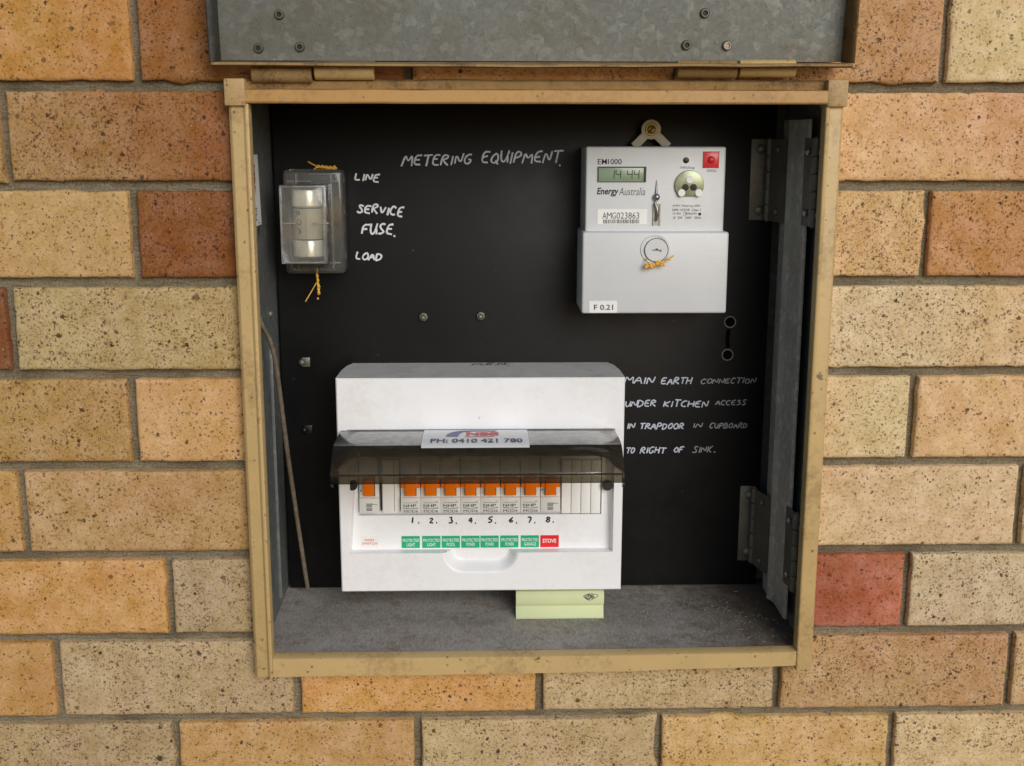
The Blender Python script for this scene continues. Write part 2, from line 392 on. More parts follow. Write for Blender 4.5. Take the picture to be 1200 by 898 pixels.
G = {  # hand-printed capitals, strokes on a unit square
'A': [[(0,0),(.5,1),(.9,0)],[(.2,.38),(.78,.42)]], 'B': [[(.05,0),(.1,1)],[(.1,1),(.6,.95),(.65,.65),(.15,.52),(.75,.42),(.75,.1),(.05,0)]],
'C': [[(.85,.85),(.5,1),(.1,.7),(.05,.3),(.4,0),(.8,.12)]], 'D': [[(.05,0),(.1,1)],[(.1,1),(.7,.85),(.85,.45),(.6,.1),(.05,0)]],
'E': [[(.85,1),(.15,.95),(.05,.05),(.85,.02)],[(.1,.5),(.7,.54)]], 'F': [[(.9,1),(.15,.95),(.05,0)],[(.1,.5),(.7,.54)]],
'G': [[(.85,.9),(.45,1),(.1,.7),(.1,.25),(.45,0),(.8,.2),(.8,.45),(.5,.45)]], 'H': [[(.05,0),(.1,1)],[(.85,0),(.9,1)],[(.08,.5),(.86,.52)]],
'I': [[(.5,0),(.55,1)]], 'K': [[(.05,0),(.1,1)],[(.85,1),(.12,.45),(.85,0)]], 'L': [[(.15,1),(.05,.02),(.85,.06)]],
'M': [[(0,0),(.15,1),(.5,.3),(.85,1),(.95,0)]], 'N': [[(.05,0),(.12,1),(.8,0),(.9,1)]],
'O': [[(.5,1),(.1,.75),(.08,.25),(.45,0),(.85,.25),(.85,.75),(.5,1)]], 'P': [[(.05,0),(.1,1),(.7,.95),(.8,.7),(.6,.5),(.1,.45)]],
'Q': [[(.5,1),(.1,.75),(.08,.25),(.45,0),(.85,.25),(.85,.75),(.5,1)],[(.55,.3),(.95,-.1)]],
'R': [[(.05,0),(.1,1),(.7,.95),(.75,.65),(.1,.48),(.9,0)]], 'S': [[(.85,.9),(.4,1),(.15,.75),(.7,.4),(.75,.15),(.4,0),(.05,.1)]],
'T': [[(.45,0),(.5,1)],[(0,.97),(1,1)]], 'U': [[(.05,1),(.08,.25),(.4,0),(.75,.2),(.85,1)],[(.83,.5),(.9,0)]], 'V': [[(.05,1),(.4,0),(.9,1)]],
'1': [[(.45,0),(.5,1)]], '2': [[(.1,.8),(.45,1),(.75,.75),(.05,.03),(.9,.05)]], '3': [[(.1,.95),(.7,1),(.4,.58),(.8,.35),(.5,0),(.05,.1)]],
'4': [[(.65,0),(.7,1),(.05,.3),(.95,.34)]], '5': [[(.85,1),(.25,.95),(.15,.55),(.7,.55),(.75,.15),(.4,0),(.05,.1)]],
'6': [[(.7,1),(.25,.6),(.1,.25),(.45,0),(.8,.2),(.6,.45),(.15,.3)]], '7': [[(.05,.95),(.85,1),(.4,0)]],
'8': [[(.5,.52),(.15,.75),(.5,1),(.82,.78),(.5,.52),(.1,.25),(.45,0),(.85,.22),(.5,.52)]], '0': [[(.5,1),(.1,.75),(.08,.25),(.45,0),(.85,.25),(.85,.75),(.5,1)]],
'.': [[(.1,.0),(.9,.06)]], '-': [[(.1,.4),(.8,.45)]], }
def smooth_poly(p):
    for _ in range(2):
        if len(p) < 3: break
        q = [p[0]]
        for a, b in zip(p[:-1], p[1:]):
            q += [(a[0]*.75+b[0]*.25, a[1]*.75+b[1]*.25), (a[0]*.25+b[0]*.75, a[1]*.25+b[1]*.75)]
        p = q + [p[-1]]
    return p
def hand(words, fn, nrm, r, mb, slant=.22, jit=.06, rnd=None):
    """words: (text, start point, end point, height) in the surface's u, v."""
    rnd = rnd or random.Random(3)
    for text, a, b, h in words:
        wd = [(.45 if ch in 'I1' else .35 if ch == '.' else 1.15 if ch == 'M' else 1.) for ch in text]
        tot = sum(wd) - .12; x = 0.
        L = (Vector(b)-Vector(a))
        for ch, wi in zip(text, wd):
            cw = (wi-.06)/tot; hh = h*(1+rnd.uniform(-.12, .12)); dz = rnd.uniform(-.05, .05)*h
            for st in G[ch]:
                pts = []
                for gx, gy in smooth_poly([(p[0]+rnd.uniform(-jit, jit), p[1]+rnd.uniform(-jit, jit)) for p in st]):
                    t = x/tot + gx*cw
                    u = a[0] + L.x*t + gy*hh*slant; v = a[1] + L.y*t + gy*hh + dz
                    pts.append(fn(u, v))
                mb.tube(pts, [r*rnd.uniform(.8, 1.15) for _ in pts], 6, 0, flat=nrm)
            x += wi

# ------------------------------------------------------------------ brick wall
ZJ = [.302, .216, .1295, .043, -.0435, -.130, -.215, -.3025, -.3905, -.474, -.5595, -.645, -.731]      # bed joints
XJ = {2: [-.421, 2], 3: [-.302, 1], 4: [-.421, 0], 5: [-.313, 1], 6: [-.429, 0], 7: [-.325, 0], 8: [-.433, 0], 9: [-.301, 0], 10: [-.414, 0], 11: [-.304, 0], 12: [-.42, 0]}
XEX = {3: [-.302, -.065, .173, .410], 4: [-.421, -.181, .059, .299, .545], 5: [-.313, -.073, .167, .405], 6: [-.429, -.189, .051, .291, .531],
       7: [-.325, -.085, .158, .404], 8: [-.433, -.193, .043, .280, .515], 9: [-.301, -.063, .174, .411], 10: [-.414, -.183, .054, .289, .520], 11: [-.304, -.066, .173, .407]}
# fired colour of each brick one can see: course -> {joint to its left: (left end, right end, speckle)}
BC = {3: {-.54: ((214,152,70),(208,146,66),.45), -.302: ((172,112,50),(160,100,44),.6), .173: ((196,146,92),(206,154,100),.8), .410: ((226,196,140),(226,194,136),.35)},
      4: {-.421: ((196,152,92),(168,104,48),.95), .059: ((226,176,114),(222,166,112),.5), .299: ((232,184,122),(218,160,110),.45), .545: ((225,180,120),(215,170,110),.5), -.66: ((190,150,90),(190,150,90),.6)},
      5: {-.551: ((216,172,104),(212,168,102),.4), -.313: ((160,98,40),(152,90,36),.95), .167: ((222,178,118),(222,176,116),.85), .405: ((206,144,82),(202,142,82),.8)},
      6: {-.667: ((150,92,46),(146,88,44),.5), -.429: ((206,178,122),(204,172,112),.8), .291: ((226,200,152),(226,186,132),.7)},
      7: {-.563: ((202,160,92),(200,156,88),.7), -.325: ((226,176,112),(222,168,98),.35), .158: ((222,190,134),(228,200,146),.6), .404: ((228,184,126),(226,178,120),.35)},
      8: {-.671: ((212,162,92),(208,160,90),.4), -.433: ((210,166,108),(202,156,94),.5), .280: ((224,188,138),(226,190,144),.4), .515: ((220,184,132),(220,184,132),.5)},
      9: {-.539: ((220,162,86),(222,164,90),.35), -.301: ((202,174,132),(196,166,118),.7), .174: ((168,86,54),(196,112,74),.5), .411: ((216,188,144),(212,186,144),.75)},
      10: {-.652: ((212,158,84),(208,154,82),.3), -.414: ((208,178,130),(204,174,126),.75), -.183: ((218,160,84),(214,158,84),.4), .054: ((206,176,128),(202,170,122),.8), .289: ((202,158,106),(198,150,98),.8), .520: ((216,178,124),(216,178,124),.7)},
      11: {-.542: ((200,168,118),(196,166,120),.85), -.304: ((214,164,96),(212,164,98),.45), -.066: ((204,174,124),(200,170,120),.7), .173: ((218,174,106),(216,172,106),.5), .407: ((222,190,136),(220,186,132),.7)}}
PAL = [(206,158,92),(198,168,112),(220,172,104),(172,116,56),(226,192,134),(208,150,84)]
BX0, BX1, BZ0, BZ1 = -.221, .319, -.496, .039          # opening in the brickwork for the box
wv, wf, wcol, wspk, wmi = [], [], [], [], []
def brick(x0, x1, z0, z1, ca, cb, spk, seed, yo):
    rn = 6e-3
    def ticks(a, b, cut0=False, cut1=False):
        n = max(3, round((b-a-2*.004)/.008))
        t = [a, a+.0008, a+.0022] + [a+.004+(b-a-.008)*i/n for i in range(n+1)] + [b-.0022, b-.0008, b]
        return t
    xs, zs = ticks(x0, x1), ticks(z0, z1)
    base_i = len(wv); nx, nz = len(xs), len(zs)
    for j, z in enumerate(zs):
        for i, x in enumerate(xs):
            d = min(x-x0, x1-x, z-z0, z1-z)
            q = Vector((x*38+seed*3.1, z*38, seed))
            e = noise.fractal(q*2.2, 1., 2., 4)*.0010 + noise.noise(q*.55)*.0003
            chip = max(0, noise.noise(q*.9+Vector((7, 3, 1)))-.46)*.011
            k = max(0, 1-d/.0034)
            y = yo + (0 if d > .0034 else .0019*(k**3)) + noise.noise(q*.5)*.0003 + (chip*k)
            px = x + (e-chip)*k*(1 if x-x0 < .004 else -1 if x1-x < .004 else 0)
            pz = z + (e-chip)*k*(1 if z-z0 < .004 else -1 if z1-z < .004 else 0)
            if BX0 < px < BX1 and BZ0 < pz < BZ1: pz = BZ0 if pz < (BZ0+BZ1)/2 else BZ1    # cut round the box
            wv.append((px, y, pz))
            t = (x-x0)/(x1-x0); t = min(1, max(0, t + noise.noise(Vector((x*16, z*16, seed)))*.35))
            wcol.append(tuple(a*(1-t)+b*t for a, b in zip(ca, cb)) + (1,)); wspk.append(spk)
    for j in range(nz-1):
        for i in range(nx-1):
            a = base_i+j*nx+i; wf.append((a, a+1, a+nx+1, a+nx)); wmi.append(0)
    ring = [i for i in range(nx)] + [nx*j+nx-1 for j in range(1, nz)] + [nx*(nz-1)+i for i in range(nx-2, -1, -1)] + [nx*j for j in range(nz-2, 0, -1)]
    b2 = len(wv)
    for i in ring:
        v = wv[base_i+i]; wv.append((v[0], .03, v[2])); wcol.append(wcol[base_i+i]); wspk.append(spk)
    n = len(ring)
    for k in range(n):
        a, b = base_i+ring[k], base_i+ring[(k+1) % n]
        wf.append((b, a, b2+k, b2+(k+1) % n)); wmi.append(0)
sd = 0
rb = random.Random(11)
for row in range(1, len(ZJ)):
    zt, zb = ZJ[row-1]-.0046, ZJ[row]+.0046
    xs = list(XEX.get(row, [(-.42 if row % 2 == 0 else -.302)+.238*i for i in range(4)]))
    while xs[0] > -.85: xs.insert(0, xs[0]-.238)
    while xs[-1] < .95: xs.append(xs[-1]+.238)
    for a, b in zip(xs[:-1], xs[1:]):
        sd += 1
        c = BC.get(row, {}); key = min(c, key=lambda q: abs(q-a)) if c else None
        if key is not None and abs(key-a) < .012: ca, cb, spk = c[key]
        else: ca = cb = rb.choice(PAL); spk = rb.uniform(.3, .9)
        sh = .95 if a < -.2 else 1.08        # left bricks darkened in colour to imitate light falling off leftward
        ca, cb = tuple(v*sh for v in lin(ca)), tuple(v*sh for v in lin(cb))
        x0, x1 = a+.0038, b-.0038
        yo = rb.uniform(-.0008, .0008)
        pieces = [(x0, x1, zb, zt)]
        if zb < BZ1-.02 and zt > BZ0+.03:                # courses beside the box: keep what lies outside it
            pieces = []
            if x0 < BX0-.012: pieces.append((x0, min(x1, BX0), zb, zt))
            if x1 > BX1+.012: pieces.append((max(x0, BX1), x1, zb, zt))
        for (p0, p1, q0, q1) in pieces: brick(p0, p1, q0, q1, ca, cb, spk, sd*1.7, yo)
# mortar bed behind the brick faces, with the opening left out
def mortar_sheet(x0, x1, z0, z1):
    nx, nz = max(1, round((x1-x0)/.007)), max(1, round((z1-z0)/.007)); b0 = len(wv)
    for j in range(nz+1):
        for i in range(nx+1):
            x, z = x0+(x1-x0)*i/nx, z0+(z1-z0)*j/nz
            y = .0085 + noise.fractal(Vector((x*60, z*60, 4)), 1., 2., 3)*.0012
            wv.append((x, y, z)); wcol.append((.3, .25, .2, 1)); wspk.append(0)
    for j in range(nz):
        for i in range(nx):
            a = b0+j*(nx+1)+i; wf.append((a, a+1, a+nx+2, a+nx+1)); wmi.append(1)
mortar_sheet(-1.08, BX0, ZJ[-1], ZJ[0]); mortar_sheet(BX1, 1.16, ZJ[-1], ZJ[0])
mortar_sheet(BX0, BX1, BZ1, ZJ[0]); mortar_sheet(BX0, BX1, ZJ[-1], BZ0)
me = bpy.data.meshes.new('brick_wall'); me.from_pydata(wv, [], wf)
me.attributes.new('speckle', 'FLOAT', 'POINT').data.foreach_set('value', wspk)
me.color_attributes.new('brick_tint', 'FLOAT_COLOR', 'POINT').data.foreach_set('color', [c for q in wcol for c in q])
for p, i in zip(me.polygons, wmi): p.material_index = i
wall = link('brick_wall', me, [M['brick'], M['mortar']], None, 50)
tag(wall, 'wall of speckled tan, ochre and brown bricks around the metal box', 'wall')

# ------------------------------------------------------------------ meter box built into the wall
box = thing('meter_box', 'tan metal meter box set in brick wall, galvanised lid raised, black panel inside', 'meter box', (.05, .07, -.48))
YR = -.02                                               # front of the rim
XL, XR, ZB, ZT, YP = -.213, .311, -.481, .036, .14      # inside of the box, depth of the panel
rim = MB()
rim.extr_z([(-.2195,YR+.003),(-.2165,YR),(-.2065,YR),(-.2045,YR-.0025),(-.2015,YR-.0025),(-.2015,YR+.012),(-.2195,.03)], -.5065, .0275); rim.build('side_rail', M['tan'], box, .0007); rim = MB()
rim.extr_z([(.3005,YR-.0015),(.3025,YR-.0025),(.3045,YR),(.3145,YR),(.3168,YR+.003),(.3168,.03),(.3005,YR+.012)], -.5045, .0275)
rim.build('side_rail', M['tan'], box, .0007)
rb_ = MB()
n = 24
pt = []
for k in range(n+1):                                    # bottom rail, slightly bowed and dented
    t = k/n; x = -.2013 + .5016*t
    sag = -.0035*math.sin(math.pi*t)*0.6 + noise.noise(Vector((x*18, 0, 2)))*.0009
    zt_, zb_ = -.4865 + .002*t + sag*.5, -.5055 + .006*t + sag
    for (y, z) in ((YR-.001, zb_), (YR-.001, zt_-.001), (YR+.001, zt_), (YR+.012, zt_), (YR+.012, zb_)): pt.append((x, y, z))
fs = []
for k in range(n):
    for q in range(5):
        a, b = k*5+q, k*5+(q+1) % 5; fs.append((a, b, b+5, a+5))
fs += [(0, 1, 2, 3, 4), tuple(n*5+q for q in (4, 3, 2, 1, 0))]
rb_.add(pt, fs); rb_.build('bottom_rail', M['tan'], box, 0, smooth=30)
tr_ = MB()
nt_ = 30; pt = []
for k in range(nt_+1):
    t = k/nt_; x = -.2055 + .509*t; q = noise.noise(Vector((x*26, 5, 2)))*.0006
    for (y, z) in ((YR-.003, .0278+q*.6), (YR-.004, .0292+q*.6), (YR-.004, .0388+q), (YR-.001, .0398+q), (.03, .0398+q), (YR+.012, .0278)): pt.append((x, y, z))
fs = []
for k in range(nt_):
    for q in range(6):
        a, b = k*6+q, k*6+(q+1) % 6; fs.append((a, b, b+6, a+6))
fs += [tuple(range(6)), tuple(nt_*6+q for q in range(5, -1, -1))]
tr_.add(pt, fs); tr_.build('top_lip', M['tan_lip_shaded'], box, 0, smooth=30)
tr2 = MB(); pt = []
for k in range(nt_+1):
    t = k/nt_; x = -.2195 + .536*t; q = noise.noise(Vector((x*20, 9, 2)))*.001
    for (y, z) in ((YR+.006, .0402), (YR+.004, .0465+q), (YR+.008, .0485+q), (.03, .0485), (.03, .0402)): pt.append((x, y, z))
fs = []
for k in range(nt_):
    for q in range(5):
        a, b = k*5+q, k*5+(q+1) % 5; fs.append((a, b, b+5, a+5))
fs += [tuple(range(5)), tuple(nt_*5+q for q in range(4, -1, -1))]
tr2.add(pt, fs); tr2.build('top_ledge', M['tan_dirty'], box, 0, smooth=30)
for xa, xb in ((-.2215, -.2035), (.3005, .3185)):       # folded corner plates over the rail ends
    cp = MB(); cp.box(xa, xb, YR-.0044, YR+.02, .0255, .0485); cp.build('corner_plate', M['tan_worn'], box, .0012)
s = MB(); s.box(XL-.002, XL, YR+.0125, .16, -.487, ZT); left_wall = s.build('side_wall', M['galv_dark'], box)
s = MB(); s.box(XR, XR+.002, YR+.0125, .16, -.487, ZT); s.build('side_wall', M['galv_dark'], box)
s = MB(); s.box(XL-.002, XR+.002, YR+.0125, .16, ZT+.0003, ZT+.002); s.build('roof_sheet', M['galv_dark'], box)
s = MB(); s.box(XL-.002, XR+.002, .1603, .162, -.487, ZT+.002); s.build('back_sheet', M['galv_dark'], box)
fl = MB(); nx, ny = 26, 10; pt = []
for j in range(ny+1):
    for i in range(nx+1):
        x = XL + (XR-XL)*i/nx; y = YR+.0125 + (.158-YR-.0125)*j/ny
        pt.append((x, y, -.4868 + .0065*j/ny + noise.noise(Vector((x*9, y*14, 3)))*.0009))
fl.add(pt, [(j*(nx+1)+i, j*(nx+1)+i+1, (j+1)*(nx+1)+i+1, (j+1)*(nx+1)+i) for j in range(ny) for i in range(nx)])
fl.build('floor_sheet', M['floor'], box)
# seam and rivets of the left side wall
for px, py, y in ((317, 368, .105), (324, 503, .10)):
    sw = MB(); p = Vector((XL, y, W(px, py, y).z)); sw.lathe(p, (1, 0, 0), [(.004, 0), (.0037, .0015), (.0022, .003), (.0005, .0034)], 12); sw.build('rivet', M['steel_dull'], box)
sm = MB(); sm.box(XL+.0002, XL+.0035, .088, .0895, -.47, -.20); sm.build('wall_seam', M['galv_dark'], box, .0004)
# installer's sticker on the left side wall
def side_map(u, v): return Vector((XL+.0006, u, v))
st = MB(); st.add([(XL+.0004, .022, -.017), (XL+.0004, .070, -.017), (XL+.0006, .076, -.083), (XL+.0006, .030, -.083)], [(0, 3, 2, 1)])
stk = st.build('sticker', M['paper'], left_wall)
lettering('NBE', (-.062, -.036, .042, .054), lambda u, v: side_map(v, -.088-u-.0), M['ink_red'], stk, bold=.02)
ar = MB(); ar.add([side_map(.043+.005*math.sin(t*1.5)+dd*math.cos(t*1.3), -.026-.02*t) for t in (0, .25, .5, .75, 1) for dd in (0, .007)], [(2*i, 2*i+1, 2*i+3, 2*i+2) for i in range(4)])
ar.build('logo_swoosh', M['ink_blue'], stk)
lettering('PH', (-.030, -.018, .046, .056), lambda u, v: side_map(v, -.086-u-.01), M['ink_blue'], stk)
lettering('NBE', (-.016, -.004, .058, .066), lambda u, v: side_map(v, -.086-u-.01), M['ink'], stk)

# black panel the gear is mounted on
pn = MB(); pn.box(XL+.003, .2975, YP, YP+.014, -.4795, .033); panel = pn.build('panel', M['panel'], box, .001)
PM = front_map(YP, .0001)
def pw(words, r, mat, seed):
    mb = MB(); ws = []
    for t, x0, y0, x1, y1, h in words:
        a, b = W(x0, y0, YP), W(x1, y1, YP); ws.append((t, (a.x, a.z), (b.x, b.z), h/1.14*1e-3))
    hand(ws, PM, Vector((0, 1, 0)), r, mb, rnd=random.Random(seed)); mb.build('handwriting', mat, panel, smooth=60)
pw([('METERING', 471, 195, 552, 192.5, 11.5), ('EQUIPMENT', 563, 191.5, 656, 190.5, 12.5), ('.', 655, 194.5, 656.5, 194.5, 6)], .00100, M['silver_blue'], 2)
pw([('LINE', 415, 211, 444, 213.5, 8)], .0010, M['silver'], 3)
pw([('SERVICE', 418, 248.6, 472, 253.7, 9.5), ('FUSE', 423, 274, 460, 274, 11.5), ('.', 461, 276.5, 463, 276.5, 6)], .0011, M['silver'], 4)
pw([('LOAD', 416, 304, 447, 305.5, 8)], .0010, M['silver'], 5)
pw([('MAIN', 731.5, 449.8, 766, 449.8, 8.5), ('EARTH', 774, 450.5, 810, 449.8, 8), ('UNDER', 732, 476.7, 768, 476.7, 7.2), ('KITCHEN', 777, 477, 829, 477, 7.5),
    ('IN', 734, 502.5, 743, 502.5, 7), ('TRAPDOOR', 749, 503, 801, 503, 7), ('TO', 733, 531, 743, 531, 7.5), ('RIGHT', 750, 531, 779, 531, 7.5), ('OF', 789, 530.5, 800, 530.5, 7)], .00080, M['silver_blue'], 6)
pw([('CONNECTION', 821, 449.8, 885, 449.3, 6.5), ('ACCESS', 838, 474.8, 874, 474.3, 6.5), ('IN', 811, 501.5, 822, 501.5, 6.5), ('CUPBOARD', 831, 502, 875, 501.5, 6.2),
    ('SINK', 811, 530.5, 834, 530, 7), ('.', 836, 530, 838, 530, 5)], .00066, M['silver_grey'], 7)
def hexbolt(px, py, r, mat, washer=True):
    p = W(px, py, YP); mb = MB()
    mb.lathe(p, (0, -1, 0), [(r*1.12, 0), (r*1.12, .0036), (r*.98, .0042)], 6)
    nut = mb.build('bolt', M['steel_dull'], panel, .0003, smooth=30)
    mb = MB(); mb.lathe(p, (0, -1, 0), [(r*.62, .0043), (r*.62, .0046)], 20); mb.build('thread_shadow', M['dark'], nut)
    mb = MB(); mb.lathe(p, (0, -1, 0), [(r*.5, .004), (r*.5, .0062), (r*.38, .0068)], 14); mb.build('stud', mat, nut, smooth=40)
hexbolt(496.5, 371, .0042, M['steel']); hexbolt(563.5, 370, .0042, M['steel'])
for px, py in ((358, 424), (361, 503)):
    p = W(px, py, YP); mb = MB(); mb.box(p.x-.0035, p.x+.005, YP-.003, YP, p.z-.005, p.z+.005); mb.lathe(p+Vector((-.003, -.003, 0)), (0, -1, 0), [(.0036, 0), (.0034, .002), (.002, .0035), (.0004, .004)], 14)
    mb.build('bolt', M['black'] if py > 450 else M['steel_dull'], panel, .0006)
for px, py in ((855.5, 377.5), (852.5, 416)):           # two metal-lined cable holes and the worn groove between them
    p = W(px, py, YP); mb = MB()
    vs = []; fs = []
    for r_, y in ((.0050, 0), (.0057, -.0010), (.0063, 0)):
        for k in range(24):
            q = 2*math.pi*k/24; vs.append((p.x+r_*math.cos(q), YP+y-.0003, p.z+r_*math.sin(q)))
    for i in range(2):
        for k in range(24): fs.append((i*24+k, i*24+(k+1) % 24, (i+1)*24+(k+1) % 24, (i+1)*24+k))
    mb.add(vs, fs); ey = mb.build('eyelet', M['eyelet'], panel)
    hb = MB(); hb.lathe(p+Vector((0, -.0001, 0)), (0, -1, 0), [(.0052, 0), (.0052, .0003)], 20); hb.build('hole', M['void'], ey)
gr = MB(); gr.tube([W(854, 386, YP), W(852.5, 396, YP), W(853, 408, YP)], .0022, 8, flat=Vector((0, 1, 0))); gr.build('groove', M['void'], panel)

# galvanised folded upright and the four butt hinges on the right
up = MB(); up.extr_z([(.3035, .0305), (.3008, .0310), (.3002, .0360), (.3006, .0740), (.2992, .0790), (.2968, .0835), (.2962, .0865), (.2968, .0895), (.2990, .0950), (.2992, .1180), (.3012, .1180), (.3012, .0950), (.3030, .0760), (.3035, .0360)], -.474, .016)
up.build('upright', M['galv_up'], box, .0006)
def barrel(mb, x, y, z0, z1, r, nk=5):
    h = (z1-z0)/nk
    for k in range(nk): mb.lathe((x, y, z0+k*h+.0003), (0, 0, 1), [(r*.9, 0), (r, .0006), (r, h-.0012), (r*.9, h-.0006)], 14)
    mb.lathe((x, y, z0-.001), (0, 0, 1), [(r*.5, 0), (r*.5, z1-z0+.002)], 10)
def screw(mb, p, ax, r): mb.lathe(p, ax, [(r, 0), (r*.95, r*.25), (r*.6, r*.55), (r*.1, r*.65)], 14)
for (a0, a1, x0, x1) in ((163, 258, 879, 903), (569, 656, 866, 891)):       # panel to upright
    z1, z0 = W(890, a0, YP).z, W(890, a1, YP).z; xa = W(x0, (a0+a1)/2, YP-.002).x; xb = .2915
    mb = MB(); mb.box(xa, xb, YP-.0022, YP-.0002, z0, z1)
    barrel(mb, .2895, YP-.008, z0, z1, .0036)
    mb.add([(.2895, YP-.012, z0), (.2895, YP-.012, z1), (.2975, .094, z1), (.2975, .094, z0)], [(0, 1, 2, 3)])
    h = mb.build('hinge', M['hinge'], box, .0003)
    for z in (z0+.010, z1-.010):
        sc = MB(); screw(sc, (xa+.010, YP-.0024, z), (0, -1, 0), .0052); sc.build('screw', M['steel_dull'], h)
        sc = MB(); screw(sc, (.2925, .110, z), (-1, -.4, 0), .0034); sc.build('screw', M['steel_dull'], h)
for (a0, a1, px) in ((162, 266, 947), (601, 692, 929)):                     # upright to side wall
    zc0, zc1 = W(px, a1, .012).z, W(px, a0, .012).z; xc = W(px, (a0+a1)/2, .012).x
    mb = MB(); barrel(mb, .3025, .0095, zc0, zc1, .0038)
    mb.add([(.3015, .012, zc0), (.3015, .012, zc1), (.2988, .036, zc1), (.2988, .036, zc0)], [(0, 1, 2, 3)])
    mb.add([(.3045, .006, zc0), (.3045, .006, zc1), (.3075, -.006, zc1), (.3075, -.006, zc0)], [(0, 1, 2, 3)])
    h = mb.build('hinge', M['hinge'], box, .0002)
    for z in (zc0+.012, zc1-.012):
        sc = MB(); screw(sc, (.299, .024, z), (-1, -.2, 0), .0036); sc.build('screw', M['steel'], h)
        sc = MB(); screw(sc, (.305, .001, z-.001), (-1, -.6, 0), .0032); sc.build('screw', M['steel'], h)

# lid, folded up and leaning out from the wall
LT = R(5); Z0 = .0640
def lidp(x, t, out):                                    # t along the sheet upward, out towards the viewer
    return Vector((x, -.012 - t*math.sin(LT) - out*math.cos(LT), Z0 + t*math.cos(LT) - out*math.sin(LT)))
lm = MB(); lx0, lx1, lh = -.2250, .3140, .55
nu, nv = 30, 30; pt = []
for j in range(nv+1):
    for i in range(nu+1):
        u, t = i/nu, j/nv; pt.append(lidp(lx0+(lx1-lx0)*u, lh*t, .0012*math.sin(u*9+t*7)*min(1, 6*t)))
lm.add(pt, [(j*(nu+1)+i, j*(nu+1)+i+1, (j+1)*(nu+1)+i+1, (j+1)*(nu+1)+i) for j in range(nv) for i in range(nu)])
lid = lm.build('lid', M['galv'], box)
bk = MB(); bk.add([lidp(lx0-.001, 0, -.002), lidp(lx1+.001, 0, -.002), lidp(lx1+.001, lh, -.002), lidp(lx0-.001, lh, -.002)], [(0, 1, 2, 3)]); bk.build('lid_skin', M['tan'], lid)
def strip(pts, d, name, mat, thick):
    mb = MB(); nn = len(pts)
    vs = [p for p in pts] + [p+d for p in pts]; mb.add(vs, [(i, i+1, nn+i+1, nn+i) for i in range(nn-1)])
    o = mb.build(name, mat, lid); md = o.modifiers.new('t', 'SOLIDIFY'); md.thickness = thick; return o
fd = .024
strip([lidp(lx0, t, 0) for t in (-.0005, lh)], lidp(-.0035, 0, fd)-lidp(0, 0, 0), 'flange', M['galv_dark'], .0016)
fr_ = strip([lidp(lx1, t, 0) for t in (-.0005, lh)], lidp(.0035, 0, fd)-lidp(0, 0, 0), 'flange', M['tan_dirty'], .0016)  # dusty tan here stands in for brick reflected in the flange's inner face
bf = MB(); n = 40; pt = []
for k in range(n+1):
    t = k/n; x = lx0-.0035+(lx1-lx0+.007)*t; q = noise.noise(Vector((x*14, 1, 8)))*.0009 - .0012*math.sin(math.pi*t)
    for (tt, oo) in ((-.0008, 0), (-.0008+q, fd), (-.0026+q, fd+.001), (-.0042+q*.5, fd-.002), (-.0032, 0)): pt.append(lidp(x, tt, oo))
fs = []
for k in range(n):
    for q in range(5):
        a, b = k*5+q, k*5+(q+1) % 5; fs.append((a, b, b+5, a+5))
bf.add(pt, fs); bf.build('flange', M['tan_dirty'], lid, smooth=40)
rv0 = None
def lid_at(px, py):
    r = cam_right*(px-CX) + cam_up*(CY-py) + cam_fwd*F
    nrm = Vector((0, -math.cos(LT), -math.sin(LT))); p0 = lidp(0, 0, .001); t = (p0-Vector((0, -D, 0))).dot(nrm)/r.dot(nrm)
    return Vector((0, -D, 0)) + r*t
nrm = Vector((0, -math.cos(LT), -math.sin(LT)))
for k, (px, py) in enumerate(((327.5, 17), (303, 56.5), (351.5, 55), (826, 15.5), (804.5, 53), (852, 53.5))):
    p = lid_at(px, py); mb = MB()
    mb.lathe(p, nrm, [(.0044, -.001), (.0042, .0012), (.0033, .0026), (.0024, .0026), (.0022, .0006)], 16)
    rv = mb.build('rivet', M['steel_dull'] if k != 5 else M['steel'], lid, smooth=50)
    hb = MB(); hb.lathe(p+nrm*.0007, nrm, [(.0021, 0), (.0021, .0002)], 12); hb.build('rivet_hole', M['dark'] if k != 5 else M['steel'], rv)
for segs in (((293.5, 364.5, 86.5), (367.5, 438, 83)), ((794, 865, 81), (867.5, 934, 80))):      # lid hinges with big knuckles
    hg = None
    for k, (xa, xb, yc) in enumerate(segs):
        a, b = W(xa, yc, -.024), W(xb, yc, -.024); mb = MB(); L = b.x-a.x
        mb.lathe((a.x, -.017, a.z), (1, 0, 0), [(.0066, 0), (.0076, .0008), (.0076, L-.0008), (.0066, L)], 20)
        if k == 0: mb.box(a.x, b.x, -.011, .004, a.z-.0135, a.z-.005)
        else: mb.box(a.x, b.x, -.010, -.004, a.z+.004, a.z+.012)
        if hg is None: hg = mb.build('lid_hinge', M['tan_dirty'], box, .0003)
        else: mb.build('knuckle', M['tan'], hg, .0003)

